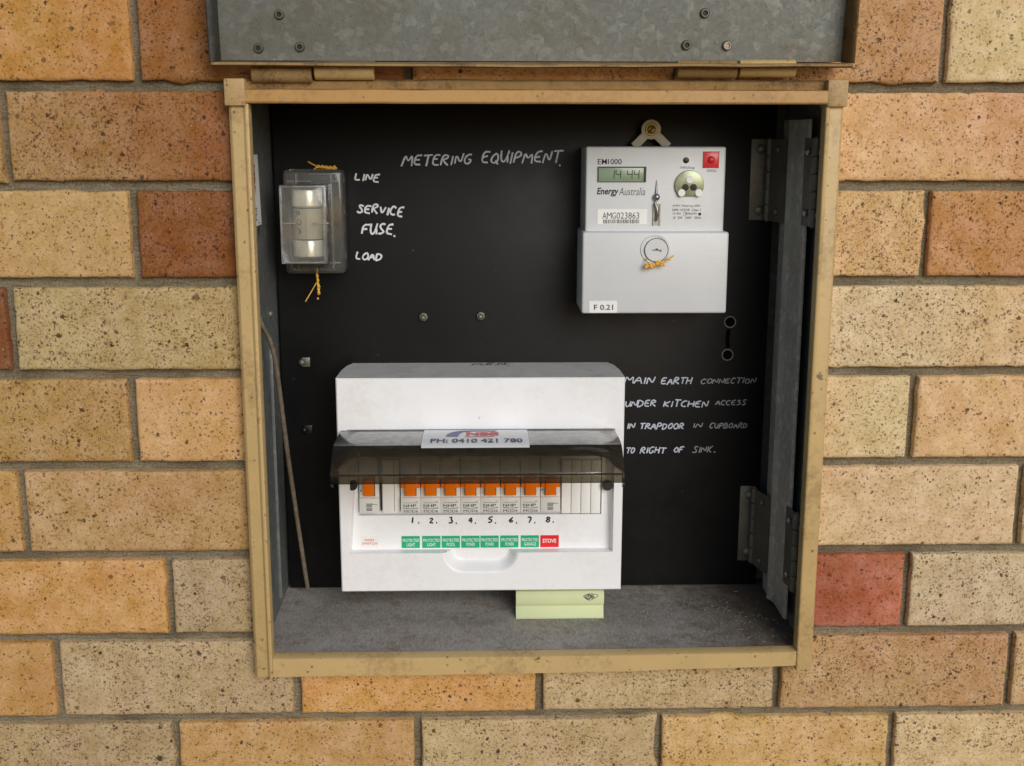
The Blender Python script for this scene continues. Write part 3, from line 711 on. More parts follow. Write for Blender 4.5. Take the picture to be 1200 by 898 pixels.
# ------------------------------------------------------------------ electricity meter
YM, YC = .08, .068
mt = thing('electricity_meter', 'pale grey electricity meter with digital display and red button, upper right of black panel', 'electricity meter', (W(768, 370, YP).x, YP, W(768, 370, YP).z))
x0, x1, z0, z1 = .0998, .2350, -.0915, -.0095
mb = MB(); mb.box(x0, x1, YM, YP-.0003, z0-.07, z1); mb.build('case', M['meter'], mt, .002, 3)
cx0, cx1, cz0, cz1 = .0965, .2383, -.1695, -.0902
mb = MB(); mb.box(cx0, cx1, YC, YP-.006, cz0, cz1); cov = mb.build('terminal_cover', M['meter'], mt, .0022, 3)
FM, FC = front_map(YM), front_map(YC)
def mrect(a, b, c, d): return rect(a, b, c, d, YM)
for t_, a_, b_ in (('E', 700.5, 704.3), ('M', 705.2, 711.2), ('1000', 712.5, 728.5)): lettering(t_, mrect(a_, 186.3, b_, 192.7), FM, M['ink'], mt, bold=.008)
r_ = mrect(701.5, 196.5, 756, 213)
mb = MB(); x0_, x1_, z0_, z1_ = r_; mb.box(x0_, x1_, YM-.0006, YM+.001, z0_, z1_); fr0 = mb.build('display', M['lcd'], mt, .0002)
mb = MB(); t = .0009
mb.box(x0_-t, x1_+t, YM-.0016, YM, z1_, z1_+t); mb.box(x0_-t, x0_-.00005, YM-.0015, YM, z0_, z1_-.0001); mb.box(x1_-.0012, x1_+t, YM-.0014, YM, z0_, z1_-.0001); mb.box(x0_-t, x1_+t, YM-.0012, YM, z0_-t*.5, z0_-.0001)
mb.build('display_frame_shadow', M['black'], fr0)  # black bars, heaviest at right, imitate the inset shadow round the display
SEG = {'1': 'bc', '4': 'fgbc'}
SG = {'a': ((0,1),(1,1)), 'b': ((1,1),(1,.5)), 'c': ((1,.5),(1,0)), 'd': ((0,0),(1,0)), 'e': ((0,.5),(0,0)), 'f': ((0,1),(0,.5)), 'g': ((0,.5),(1,.5))}
mb = MB()
for ch, px in (('1', 714.5), ('4', 722), ('4', 735.5), ('4', 743.5)):
    a = mrect(px-.5, 199.5, px+5, 209.5)
    for sgm in SEG[ch]:
        (p, q), (u, v) = SG[sgm]; P = lambda g, h: Vector((a[0]+g*(a[1]-a[0])+h*.0004, YM-.0008, a[2]+h*(a[3]-a[2])))
        mb.tube([P(p, q), P(u, v)], .00042, 6, flat=Vector((0, 1, 0)))
mb.build('digits', M['ink'], fr0)
lettering('Energy', mrect(699.5, 220, 725, 230.5), FM, M['ink'], mt, bold=.025, shear=.18)
lettering('Australia', mrect(725.5, 220, 756, 229), FM, M['ink_grey'], mt, bold=-.005, shear=.18)
r_ = mrect(700, 245.5, 758, 263); mb = MB(); mb.box(r_[0], r_[1], YM-.0005, YM+.001, r_[2], r_[3]); sn = mb.build('serial_label', M['paper'], mt)
FS = front_map(YM-.0005)
for t_, a_, b_ in (('A', 706, 710.8), ('M', 711.2, 716.8), ('G', 717.4, 721.8), ('023863', 722.6, 749)): lettering(t_, mrect(a_, 249, b_, 256.5), FS, M['ink_grey'], sn)
mb = MB(); a = mrect(707, 257.3, 748.5, 262); x = a[0]; rr = random.Random(5)
while x < a[1]:
    wdt = rr.choice((.0004, .0004, .0008)); mb.box(x, x+wdt, YM-.0008, YM-.0004, a[2], a[3]); x += wdt+rr.choice((.0004, .0006, .0008))
mb.build('barcode', M['ink_grey'], sn)
# optical port
c = W(807.5, 217, YM); mb = MB(); R0 = .0142; poly = []
for k in range(40):
    q = math.radians(-48 + 276*k/39); poly.append((c.x+R0*math.cos(q), c.z+R0*math.sin(q)))
mb.prism(poly, YM-.0032, YM+.001); port = mb.build('optical_port', M['port'], mt, .0009)
for nm, pts, rr_, mat, dy in (('port_hole', ((802.5, 219.5), (812, 219.5)), .0033, 'dark', .0034), ('port_pin', ((807.5, 210.5), (798, 226), (818, 226)), .0034, 'paper', .0042)):
    for px, py in pts:
        p = W(px, py, YM); p.y = YM-.0033
        mb = MB(); mb.lathe(p, (0, -1, 0), [(rr_, 0), (rr_, dy-.0032), (rr_*.86, dy-.0031)] if nm == 'port_hole' else [(rr_*1.05, 0), (rr_*1.05, .0005), (rr_, .0006), (rr_, .0012)], 18); mb.build(nm, M[mat], port)
p = W(804, 188, YM); mb = MB(); mb.lathe(p, (0, -1, 0), [(.0029, -.0003), (.0029, .0006), (.0022, .0009)], 18); mb.build('pulse_lamp', M['black'], mt, smooth=50)
lettering('1Wh/imp', mrect(797, 195, 814, 199), FM, M['ink_grey'], mt)
r_ = mrect(824.5, 178.5, 842, 196.5); mb = MB(); mb.box(r_[0], r_[1], YM-.0008, YM+.001, r_[2], r_[3]); sb_ = mb.build('scroll_button', M['red_clear'], mt, .0003)
mb = MB(); t = .0007
mb.box(r_[0]-t, r_[1]+t, YM-.0006, YM+.001, r_[3]+.00005, r_[3]+t); mb.box(r_[0]-t, r_[0]-.00005, YM-.0006, YM+.001, r_[2], r_[3]); mb.box(r_[1]+.00005, r_[1]+t*.7, YM-.0005, YM+.001, r_[2], r_[3]); mb.box(r_[0]-t, r_[1]+t, YM-.0005, YM+.001, r_[2]-t*.7, r_[2]-.00005)
mb.build('button_frame', M['ink_red'], sb_)
mb = MB(); mb.lathe((( r_[0]+r_[1])/2, YM-.0008, (r_[2]+r_[3])/2), (0, -1, 0), [(.0036, 0), (.0034, .001), (.0022, .0018), (.0003, .002)], 18); mb.build('button_cap', M['red'], sb_, smooth=60)
lettering('SCROLL', mrect(828.5, 198.7, 840, 201.5), FM, M['ink_grey'], mt)
for i, (s_, xa, xb) in enumerate((('AMPY Metering 2004', 788, 820.5), ('NMI 14/2/58  Class 1', 788, 821), ('10-100A      1000p/kWh', 788.5, 816.5), ('1P  2W   240V   50Hz', 789, 821.5))):
    lettering(s_, mrect(xa, 240+i*4.6, xb, 243+i*4.6), FM, M['ink_grey'], mt)
a = mrect(801.2, 249, 804.2, 253); mb = MB()
for q in ((a[0], a[1], a[3]-.0002, a[3]), (a[0], a[1], a[2], a[2]+.0002), (a[0], a[0]+.0002, a[2]+.0002, a[3]-.0002), (a[1]-.0002, a[1], a[2]+.0002, a[3]-.0002)): mb.box(q[0], q[1], YM-.0003, YM, q[2], q[3])
p = W(820, 251, YM); mb.lathe(p, (0, -1, 0), [(.0015, 0), (.0015, .0003)], 12); mb.build('class_mark', M['ink'], mt)
# metal sealing latch: spike, ball and clip
mb = MB(); a, b = W(769.5, 211, YM), W(769, 229, YM); mb.lathe(b+Vector((0, -.001, 0)), a-b, [(.0016, 0), (.0010, .006), (.0002, (a-b).length)], 10)
p = W(769, 231, YM); mb.lathe(p+Vector((0, -.0025, -.0035)), (0, 0, 1), [(.0006, 0), (.0026, .001), (.0034, .0035), (.0026, .006), (.0006, .007)], 16)
a, b = W(765.5, 239, YM), W(773.5, 264, YM); mb.box(a.x, a.x+.0012, YM-.002, YM, b.z, a.z); mb.box(b.x-.0012, b.x, YM-.002, YM, b.z, a.z); mb.box(a.x, b.x, YM-.0006, YM, b.z, a.z)
mb.tube([W(769, 235, YM-.003), W(768, 240, YM-.004), W(770, 244, YM-.0045), W(770.5, 252, YM-.004), W(768.5, 259, YM-.003)], [.0008, .0012, .0019, .0017, .0014], 10)
mb.build('seal_latch', M['steel'], mt, smooth=50)
# hanging lug
mb = MB(); A, B = W(761, 152, YP), W(741, 172, YP); C_ = W(781, 172, YP)
for q in (B, C_):
    d = (q-A).normalized(); nn = Vector((-d.z, 0, d.x))*.0042; mb.prism([(v.x, v.z) for v in ((A+nn, A-nn, q-nn*1.0, q+nn*1.0) if q is C_ else (A-nn, A+nn, q+nn, q-nn))], YP-.0125-(.0006 if q is B else 0), YP-.0095)
mb.lathe(A+Vector((0, -.0098, 0)), (0, -1, 0), [(.0098, 0), (.0098, .0036)], 28); lug = mb.build('hanging_lug', M['lug'], mt, .0006)
mb = MB(); mb.lathe(A+Vector((0, -.0136, 0)), (0, -1, 0), [(.0064, 0), (.0060, .0006), (.0058, .0012)], 22); mb.lathe(A+Vector((0, -.0146, 0)), (0, -1, 0), [(.0046, 0), (.0042, .0012), (.0028, .002), (.0004, .0022)], 20)
scw = mb.build('screw', M['brass'], lug, smooth=40)
mb = MB(); mb.tube([A+Vector((-.0028, -.0169, -.0028)), A+Vector((.0028, -.0169, .0028))], .0007, 6); mb.build('slot', M['dark'], scw)
# terminal cover details
c = W(769, 293, YC)
mb = MB()
def ring(mb, c, r0, r1, h, y, seg=36):
    vs = []; fs = []
    for r_, yy in ((r0, 0), (r0, h), (r1, h), (r1, 0)):
        for k in range(seg): q = 2*math.pi*k/seg; vs.append((c.x+r_*math.cos(q), y-yy, c.z+r_*math.sin(q)))
    for i in range(3):
        for k in range(seg): fs.append((i*seg+k, i*seg+(k+1) % seg, (i+1)*seg+(k+1) % seg, (i+1)*seg+k))
    mb.add(vs, fs)
ring(mb, c+Vector((-.001, 0, .0008)), .0122, .0142, .0012, YC); mb.lathe(c, (0, -1, 0), [(.0117, 0), (.0117, .0014), (.0110, .0020)], 36); kn = mb.build('cover_screw', M['meter'], cov, smooth=30)
mb = MB(); ring(mb, c, .0110, .0116, .0003, YC-.0020); mb.build('screw_edge', M['ink_grey'], kn)
mb = MB(); p = c+Vector((0, -.0022, 0)); mb.tube([p+Vector((-.004, 0, 0)), p+Vector((.003, 0, 0))], .0004, 6); mb.tube([p+Vector((-.0008, 0, .0008)), p+Vector((.0008, 0, .0011)), p+Vector((.001, 0, -.0004))], .0006, 6); mb.tube([p+Vector((.0026, 0, -.001)), p+Vector((.0046, 0, -.001)), p+Vector((.0042, 0, .0006))], .0005, 6); mb.build('screw_mark', M['ink_grey'], kn)
r_ = rect(690.5, 353, 723, 367.5, YC); mb = MB(); mb.box(r_[0], r_[1], YC-.0004, YC+.001, r_[2]+.0008, r_[3]); fl_ = mb.build('rating_label', M['paper'], cov)
lettering('F 0.21', rect(696, 357, 718.5, 363.3, YC), front_map(YC-.0004), M['ink_blue'], fl_, bold=.012)

# ------------------------------------------------------------------ service fuse
fz = thing('service_fuse', 'clear plastic service fuse holder with metal capped cartridge, upper left of black panel', 'fuse', (W(370, 318, YP).x, YP, W(370, 318, YP).z))
YF0, YF1 = .104, .066
b0 = rect(337.5, 198, 405.5, 318, YP-.01); 
mb = MB(); mb.box(b0[0], b0[1]+.001, YF0, YP-.0005, b0[2], b0[3]); mb.build('base', M['clear'], fz, .004, 3)
mb = MB(); ex0, ex1 = b0[0], b0[1]
for xx in (b0[0]+.012, b0[0]+.034, b0[1]-.012):
    mb.box(xx, xx+.0012, YF0+.004, YP-.004, b0[2]+.004, b0[3]-.004)
for zz in (b0[2]+.010, b0[3]-.012): mb.box(b0[0]+.004, b0[1]-.004, YF0+.004, YP-.004, zz, zz+.0012)
mb.build('rib', M['clear_edge'], fz, .0003)
for (pa, pb, qa, qb) in ((364, 387, 205.5, 215.5), (345, 364, 309, 313), (368, 378, 308, 314)):
    a = rect(pa, qa, pb, qb, YF0+.004); mb = MB(); mb.box(a[0], a[1], YF0+.004, YP-.006, a[2], a[3]); mb.build('terminal', M['dark'], fz, .0006)
for (pa, pb, qa, qb) in ((362, 389, 203.5, 205), (386.5, 388.5, 205, 216)):
    a = rect(pa, qa, pb, qb, YF0+.003); mb = MB(); mb.box(a[0], a[1], YF0+.002, YF0+.008, a[2], a[3]); mb.build('terminal_edge', M['steel_dull'], fz, .0003)
c0 = rect(329.5, 217, 384, 309, YF1+.006)
car = MB(); wth = .0016                                   # clear carrier: open-backed shell round the cartridge
car.box(c0[0], c0[1], YF1, YF1+wth, c0[2], c0[3]); car.box(c0[0], c0[0]+wth, YF1+wth+.0002, YF0-.001, c0[2], c0[3]); car.box(c0[1]-wth, c0[1], YF1+wth+.0002, YF0-.001, c0[2], c0[3])
car.box(c0[0]+wth+.0002, c0[1]-wth-.0002, YF1+wth+.0002, YF0-.001, c0[3]-wth, c0[3]); car.box(c0[0]+wth+.0002, c0[1]-wth-.0002, YF1+wth+.0002, YF0-.001, c0[2], c0[2]+wth)
carrier = car.build('carrier', M['clear'], fz, .0006)
ce = MB()
for xx in (c0[1]-.0036, c0[0]+.0002): ce.box(xx, xx+.0022, YF1-.0009, YF1-.0001, c0[2]+.002, c0[3]-.002)
ce.box(c0[0]+.003, c0[1]-.004, YF1-.0008, YF1-.0001, c0[3]-.0022, c0[3]-.0008); ce.box(c0[0]+.003, c0[1]-.004, YF1-.0008, YF1-.0001, c0[2]+.0008, c0[2]+.0022)
xm = W(358.5, 262, YF1).x; ce.box(xm, xm+.0005, YF1-.0007, YF1-.0001, c0[2]+.003, c0[3]-.003)
zc = W(360, 262, YF1).z; ce.box(c0[0]+.003, c0[0]+.015, YF1-.0014, YF1-.0001, zc-.0008, zc+.0008); ce.box(c0[1]-.014, c0[1]+.002, YF1-.0016, YF1-.0001, zc-.0006, zc+.0008)
ce.build('moulded_rib', M['clear_edge'], carrier, .0002)
ax = W(361.5, 263, .085); rf = W(381, 263, .085).x - ax.x - .0004
zt_, zb_ = W(361, 222.5, .08).z, W(361, 301.5, .08).z; H = zt_-zb_
fb = MB(); fb.lathe((ax.x, .0875, zb_+.002), (0, 0, 1), [(rf*.93, 0), (rf*.93, H-.004)], 40); fuse = fb.build('cartridge', M['ceramic'], fz, smooth=40)
for z in (zb_+H*.255+.0001, zt_-H*.255-.0013):
    g_ = MB(); g_.lathe((ax.x, .0875, z), (0, 0, 1), [(rf*.955, 0), (rf*.955, .0012)], 40); g_.build('cap_gap', M['dark'], fuse, smooth=40)
for z, hh in ((zb_, H*.255), (zt_-H*.255, H*.255)):
    cb_ = MB(); cb_.lathe((ax.x, .0875, z), (0, 0, 1), [(rf*.9, 0), (rf, .0012), (rf, hh-.001), (rf*.97, hh)], 40); cb_.build('end_cap', M['cap'], fuse, smooth=40)
mb = MB()
def fuse_map(u, v):
    dx = u-ax.x; rr = rf*.945; return Vector((u, .0875-math.sqrt(max(1e-8, rr*rr-dx*dx)), v))
for ch, px, py in (('8', 347, 249), ('0', 348.5, 260), ('A', 349.5, 271)):
    p = W(px, py, .078)
    for stt in G[ch]: mb.tube([fuse_map(p.x+(gy)*.0045, p.z+.003-gx*.0065) for gx, gy in smooth_poly(stt)], .00045, 6, flat=Vector((0, 1, 0)))
mb.build('handwriting', M['ink'], fuse)

# ------------------------------------------------------------------ yellow wire seals
def seal(label, pts_list, blobs, loc):
    mb = MB()
    for pts, r_ in pts_list: mb.tube(pts, r_*.82, 8)
    for p, r_ in [(p_, q_*.78) for p_, q_ in blobs]: mb.lathe(Vector(p)-Vector((0, 0, r_)), (0, 0, 1), [(r_*.2, 0), (r_*.8, r_*.45), (r_, r_), (r_*.8, r_*1.55), (r_*.2, r_*2)], 10)
    o = mb.build('security_seal', M['seal'], None, smooth=60)
    me = o.data; me.transform(Matrix.Translation(-Vector(loc))); o.location = loc
    tag(o, label, 'seal', 'yellow security seals'); return o
y = .112; rs = random.Random(4)
def twist(a, b, y, n=14, amp=.0011, ph=0):
    A, B = W(*a, y), W(*b, y); out = []
    for k in range(n+1):
        t = k/n; out.append(A.lerp(B, t) + Vector((amp*.6*math.cos(ph+t*16), amp*math.cos(ph+t*16+1), amp*math.sin(ph+t*16))))
    return out
seal('yellow wire seal lying on top of the clear fuse holder', [(twist((371, 195), (394, 197), y), .0011), (twist((371, 195), (394, 197), y, ph=3), .0011), ([W(372, 195.5, y), W(366, 192.5, y), W(361, 189.5, y-.004)], .0007), ([W(373, 196, y), W(370, 197, y), W(367.5, 199, y-.003)], .0007)],
     [(W(377, 195.5, y), .0019), (W(385, 197, y), .0016), (W(392, 195.5, y), .0017)], tuple(W(380, 196, y)))
seal('yellow wire seal dangling below the clear fuse holder', [(twist((371.5, 318), (374, 345), .108), .0011), (twist((371.5, 318), (374, 345), .108, ph=3), .001), ([W(371, 331, .108), W(366, 340, .108), W(358, 353.5, .105)], .0007), ([W(372, 318, .108), W(371.5, 312, .110)], .0008)],
     [(W(373.5, 343, .107), .0022), (W(374, 336, .107), .0018), (W(372.5, 350, .107), .0016)], tuple(W(372, 318, .108)))
y = YC-.0075
seal('yellow wire seal tied through the round screw on meter cover', [(twist((757, 311), (786, 304), y), .0012), (twist((757, 311), (778, 310), y, ph=2), .0013), ([W(775, 309, y), W(783, 304.5, y), W(789.5, 299.5, y-.001)], .0008), ([W(757, 303, y+.004), W(759, 308, y)], .0008), ([W(776, 308, y), W(779, 312.5, y)], .0008)],
     [(W(757, 313, y), .0026), (W(763, 312.5, y), .0030), (W(770, 309.5, y), .0028), (W(776, 308, y), .0018)], tuple(W(768, 300, y)))

# ------------------------------------------------------------------ switchboard
sbd = thing('switchboard', 'white switchboard enclosure with raised smoked cover and row of orange switches', 'switchboard', (0, YP, -.4525))
YS, YW, YB = .06, .072, .078
X0, X1, SZ1, SZ0 = -.1442, .1395, -.2315, -.4525
zw1 = W(560, 503, YS).z; zl = W(560, 648, YS).z            # window top, ledge front
xw0, xw1 = W(408, 600, YS).x, W(719, 600, YS).x
body = MB()
sx0, sx1 = W(515, 660, YS).x, W(611, 660, YS).x; sz = W(560, 676, YS).z
# outer shell as four butted boxes of one moulding
def quad(mb, a, b, c, d, mi=0): mb.add([a, b, c, d], [(0, 1, 2, 3)], mi)
V = Vector
# front faces, with a small chamfer round the outside
e = .0011; A0, A1, B0, B1 = X0+e, X1-e, SZ0+e, SZ1-e
for (a, b, c, d) in ((A0, A1, zw1, B1), (A0, xw0, zl, zw1), (xw1, A1, zl, zw1), (A0, sx0, B0, zl), (sx1, A1, B0, zl), (sx0, sx1, B0, sz)):
    quad(body, V((a, YS, c)), V((b, YS, c)), V((b, YS, d)), V((a, YS, d)))
yc = YS+e
quad(body, V((A0, YS, B1)), V((A1, YS, B1)), V((X1, yc, SZ1)), V((X0, yc, SZ1)))
quad(body, V((A0, YS, B0)), V((X0, yc, SZ0)), V((X1, yc, SZ0)), V((A1, YS, B0)))
quad(body, V((A0, YS, B0)), V((A0, YS, B1)), V((X0, yc, SZ1)), V((X0, yc, SZ0)))
quad(body, V((A1, YS, B0)), V((X1, yc, SZ0)), V((X1, yc, SZ1)), V((A1, YS, B1)))
# outside: top, bottom, sides, with rear corners rounded off
xi = .009
for (ya, yb, da, db) in ((yc, .100, 0, .001), (.100, .125, .001, .004), (.125, YP-.0004, .004, xi)):
    quad(body, V((X0+da, ya, SZ1)), V((X1-da, ya, SZ1)), V((X1-db, yb, SZ1)), V((X0+db, yb, SZ1)))
    quad(body, V((X0+da, ya, SZ0)), V((X0+db, yb, SZ0)), V((X1-db, yb, SZ0)), V((X1-da, ya, SZ0)))
    quad(body, V((X0+da, ya, SZ0)), V((X0+da, ya, SZ1)), V((X0+db, yb, SZ1)), V((X0+db, yb, SZ0)))
    quad(body, V((X1-da, ya, SZ0)), V((X1-db, yb, SZ0)), V((X1-db, yb, SZ1)), V((X1-da, ya, SZ1)))
# window recess: splayed cheeks, ledge, back plate with a slot for the breakers
ct, cbm = .0105, .0018
zb_in = W(560, 643.3, YW).z
L0t, L0b, L1t, L1b = xw0+ct, xw0+cbm, xw1-ct, xw1-cbm
quad(body, V((xw0, YS, zl)), V((L0b, YW, zb_in)), V((L0t, YW, zw1)), V((xw0, YS, zw1)))
quad(body, V((xw1, YS, zw1)), V((L1t, YW, zw1)), V((L1b, YW, zb_in)), V((xw1, YS, zl)))
quad(body, V((xw0, YS, zw1)), V((L0t, YW, zw1)), V((L1t, YW, zw1)), V((xw1, YS, zw1)))
quad(body, V((xw0, YS, zl)), V((sx0, YS, zl)), V((sx0, YW, zb_in)), V((L0b, YW, zb_in)))
quad(body, V((sx1, YS, zl)), V((xw1, YS, zl)), V((L1b, YW, zb_in)), V((sx1, YW, zb_in)))
zs0, zs1 = W(560, 603.5, YW).z, W(560, 533, YW).z
xs0, xs1 = W(420, 585, YW).x, W(705, 585, YW).x
quad(body, V((L0b, YW, zb_in)), V((L1b, YW, zb_in)), V((xs1, YW, zs0)), V((xs0, YW, zs0)))
quad(body, V((xs0, YW, zs1)), V((xs1, YW, zs1)), V((L1t, YW, zw1)), V((L0t, YW, zw1)))
quad(body, V((L0b, YW, zb_in)), V((xs0, YW, zs0)), V((xs0, YW, zs1)), V((L0t, YW, zw1)))
quad(body, V((xs1, YW, zs0)), V((L1b, YW, zb_in)), V((L1t, YW, zw1)), V((xs1, YW, zs1)))
YD = YW+.006
quad(body, V((xs0, YD, zs0)), V((xs1, YD, zs0)), V((xs1, YD, zs1)), V((xs0, YD, zs1)))
quad(body, V((xs0, YW, zs0)), V((xs1, YW, zs0)), V((xs1, YD, zs0)), V((xs0, YD, zs0)))
quad(body, V((xs0, YW, zs1)), V((xs0, YD, zs1)), V((xs1, YD, zs1)), V((xs1, YW, zs1)))
quad(body, V((xs0, YW, zs0)), V((xs0, YD, zs0)), V((xs0, YD, zs1)), V((xs0, YW, zs1)))
quad(body, V((xs1, YW, zs0)), V((xs1, YW, zs1)), V((xs1, YD, zs1)), V((xs1, YD, zs0)))
# finger scoop
nx, nz = 56, 30
u0, u1 = W(519.5, 655, YS).x, W(607.5, 655, YS).x; uz = W(563, 671.5, YS).z; rc = .021
def scoop(x, z):
    # distance inside a U with rounded lower corners
    dx = min(x-u0, u1-x); dz = z-uz
    if dx < rc and dz < rc: d = rc - math.hypot(rc-dx, rc-dz)
    else: d = min(dx, dz)
    t = max(0, min(1, d/.0105)); return (YW+.0005-YS)*(t*t*(3-2*t))
pt = []
for j in range(nz+1):
    for i in range(nx+1):
        x = sx0+(sx1-sx0)*i/nx; z = sz+(zl-sz)*j/nz; pt.append(V((x, YS+scoop(x, z), z)))
body.add(pt, [(j*(nx+1)+i, j*(nx+1)+i+1, (j+1)*(nx+1)+i+1, (j+1)*(nx+1)+i) for j in range(nz) for i in range(nx)])
top = [pt[nz*(nx+1)+i] for i in range(nx+1)]; bt = [V((p.x, YW, zb_in)) for p in top]
body.add(top+bt, [(i, i+1, nx+2+i, nx+1+i) for i in range(nx)])
me = bpy.data.meshes.new('body'); me.from_pydata(body.v, [], body.f)
bm = bmesh.new(); bm.from_mesh(me); bmesh.ops.remove_doubles(bm, verts=bm.verts, dist=.00002); bmesh.ops.recalc_face_normals(bm, faces=bm.faces)
bm.to_mesh(me); bm.free()
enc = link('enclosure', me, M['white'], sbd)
me.materials.append(M['white_dusty_shaded'])
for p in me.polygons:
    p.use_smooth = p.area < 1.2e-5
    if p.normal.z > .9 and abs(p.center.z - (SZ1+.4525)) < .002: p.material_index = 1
mb = MB(); ws = [('M.E.N.', (0, 0), (0, 0), 0)]
a, b = WZ(553, 428.2, SZ1), WZ(596, 427.2, SZ1)
hand([('M.E.N.', (a.x, a.y), (b.x, a.y), .010)], lambda u, v: V((u, v, SZ1+.0001)), Vector((0, 0, 1)), .0009, mb, slant=.1); mb.build('handwriting', M['ink'], enc)
for px in (412.5, 712):
    p = W(px, 569.5, YS+.003); mb = MB(); mb.lathe(p+V((0, .004, 0)), (0, -1, 0), [(.0052, 0), (.0052, .0035), (.0046, .0045)], 22); mb.build('screw_cap', M['dark'] if px < 500 else M['dark'], enc, smooth=40)
# breakers
ZBt = W(560, 536, YS).z
def breaker(px0, px1, kind):
    xa, xb = W(px0, 585, .066).x+.0001, W(px1, 585, .066).x-.0001; w_ = xb-xa
    za, zm = W(560, 601.8, .064).z, W(560, 583.3, .064).z
    mb = MB(); mb.extr_x([(.0665, za), (.0645, za+.001), (.0645, zm-.0006), (.067, zm+.0006), (.067, ZBt+.014), (.0645, ZBt+.013), (.0645, ZBt), (YD-.0005, ZBt), (YD-.0005, za)][::-1], xa, xb)
    b_ = mb.build('circuit_breaker', M['breaker'], sbd, .0004)
    zt1 = W(560, 566.5, .06).z; zt0 = W(560, 582.5, .06).z; cx_ = (xa+xb)/2; hw = w_*(.265)
    tg = MB(); tg.extr_x([(.0668, zt0+.0003), (.0615, zt0+.0008), (.0585, zt1-.002), (.0585, zt1+.004), (.0668, zt1+.006)][::-1], cx_-hw, cx_+hw)
    if kind != 'main': tg.box(xa+.0005, xb-.0005, .0612, .0666, zt1-.0052, zt1+.004)
    t_ = tg.build('toggle', M['orange'], b_, .0006)
    wn_ = MB(); wn_.box(cx_-hw-.0006, cx_+hw+.0006, .0664, .0669, zt0-.0006, zt1+.006); wn_.build('toggle_slot', M['dark'], b_)
    f = front_map(.0645)
    if kind == 'std':
        [lettering(t_, (xa+a_, xa+c_, za+.0068, za+.0098), f, M['ink'], b_, bold=.008) for t_, a_, c_ in (('N', .0028, .0066), ('H', .0074, .0112), ('P', .0120, .0156))]
        lettering('M', (xa+.0030, xa+.0066, za+.0013, za+.0040), f, M['ink'], b_); lettering('OD6', (xa+.0072, xb-.0026, za+.0013, za+.0040), f, M['ink'], b_)
        q = MB()
        q.box(xa+.0028, xb-.0026, .0642, .0646, za+.0112, za+.0115); q.box(xb-.0052, xb-.0024, .0642, .0646, za+.0126, za+.0129)
        q.add([V((xa+.0028, .0642, za+.0064)), V((xa+.0028, .0642, za+.0056)), V((cx_, .0642, za+.0050)), V((xb-.0024, .0642, za+.0056)), V((xb-.0024, .0642, za+.0064)), V((cx_, .0642, za+.0054))], [(0, 1, 2, 5), (5, 2, 3, 4)])
        q.build('print', M['ink_grey'], b_)
    else:
        q = MB(); base_z = za+(.0036 if kind == 'main' else .0034)
        for i in range(4): q.box(cx_-.0030, cx_+(.0036 if i == 3 else .0028), .0642, .0646, base_z+i*.0021, base_z+i*.0021+(.0009 if i % 2 else .0012))
        q.box(cx_+.0032, xb-.002, .0642, .0646, za+.0098, za+.0102); q.build('print', M['ink_grey'], b_)
        q = MB(); q.lathe(V((xa+.0017, .0668, zt0+.0052)), (0, -1, 0), [(.0012, 0), (.0012, .0003)], 3); q.build('mark', M['ink'], b_)
    return b_, xa
bm_, _ = breaker(421, 444.5, 'main')
proto, xa0 = breaker(469.5, 493, 'std')
edges = [469.5, 493, 516.3, 539.7, 563, 586.3, 609.8, 633.2, 657]
def copy_tree(o, parent, dx):
    c = o.copy(); COL.objects.link(c); c.parent = parent
    c.location = o.location + V((dx, 0, 0)) if dx else o.location
    for ch in list(o.children): copy_tree(ch, c, 0)
    return c
for k in range(1, 7):
    copy_tree(proto, sbd, W(edges[k], 585, .066).x-W(edges[0], 585, .066).x)
b8, _ = breaker(633.4, 656.6, 'rcd')
# blank fillers
for a, b in ((448, 461.5), (462, 468)):
    r_ = rect(a, 540, b, 602, .068); mb = MB(); mb.box(r_[0], r_[1], .0685 if a < 460 else .0705, YD-.0004, r_[2], r_[3]); mb.build('blank_filler', M['white_in'], sbd, .0003)
r_ = rect(446, 566, 447.4, 598, YD-.001); mb = MB(); mb.box(r_[0], r_[1], YD-.002, YD-.0002, r_[2], r_[3]); mb.build('gap', M['dark'], sbd)
xs_ = [658.2, 669.5, 681, 692.5, 704.2]
for a, b in zip(xs_[:-1], xs_[1:]):
    r_ = rect(a, 540, b, 602, .069); mb = MB(); mb.box(r_[0]+.0002, r_[1]-.0003, .0695, YD-.0004, r_[2], r_[3]); mb.build('blank_filler', M['white_in'], sbd, .0005)
# circuit labels and numbers
FW = front_map(YW-.0004)
txt = ['LIGHT', 'LIGHT', 'POOL', 'POWER', 'POWER', 'POWER', 'GARAGE']
lx = [(470.7, 492), (494.8, 516.2), (517.6, 539), (540.6, 562), (563, 584.4), (586.2, 607.6), (610.2, 631.6), (633.2, 654.8)]
for i, (a, b) in enumerate(lx):
    sh = -i*.15
    r_ = rect(a, 628.3+sh, b, 642.3+sh, YW); mb = MB(); mb.box(r_[0], r_[1], YW-.0004, YW-.00005, r_[2], r_[3])
    lb = mb.build('circuit_label', M['green'] if i < 7 else M['red'], sbd)
    if i < 7:
        lettering('PROTECTED', rect(a+1.2, 631.4+sh, b-1, 635+sh, YW), FW, M['ink_white'], lb, bold=.006); lettering(txt[i], rect(a+6 - (2 if i == 6 else 0), 636.3+sh, b-5.5+(2 if i == 6 else 0), 640.2+sh, YW), FW, M['ink_white'], lb, bold=.006)
    else: lettering('STOVE', rect(a+2.6, 632.3+sh, b-3, 637+sh, YW), FW, M['ink_white'], lb, bold=.02)
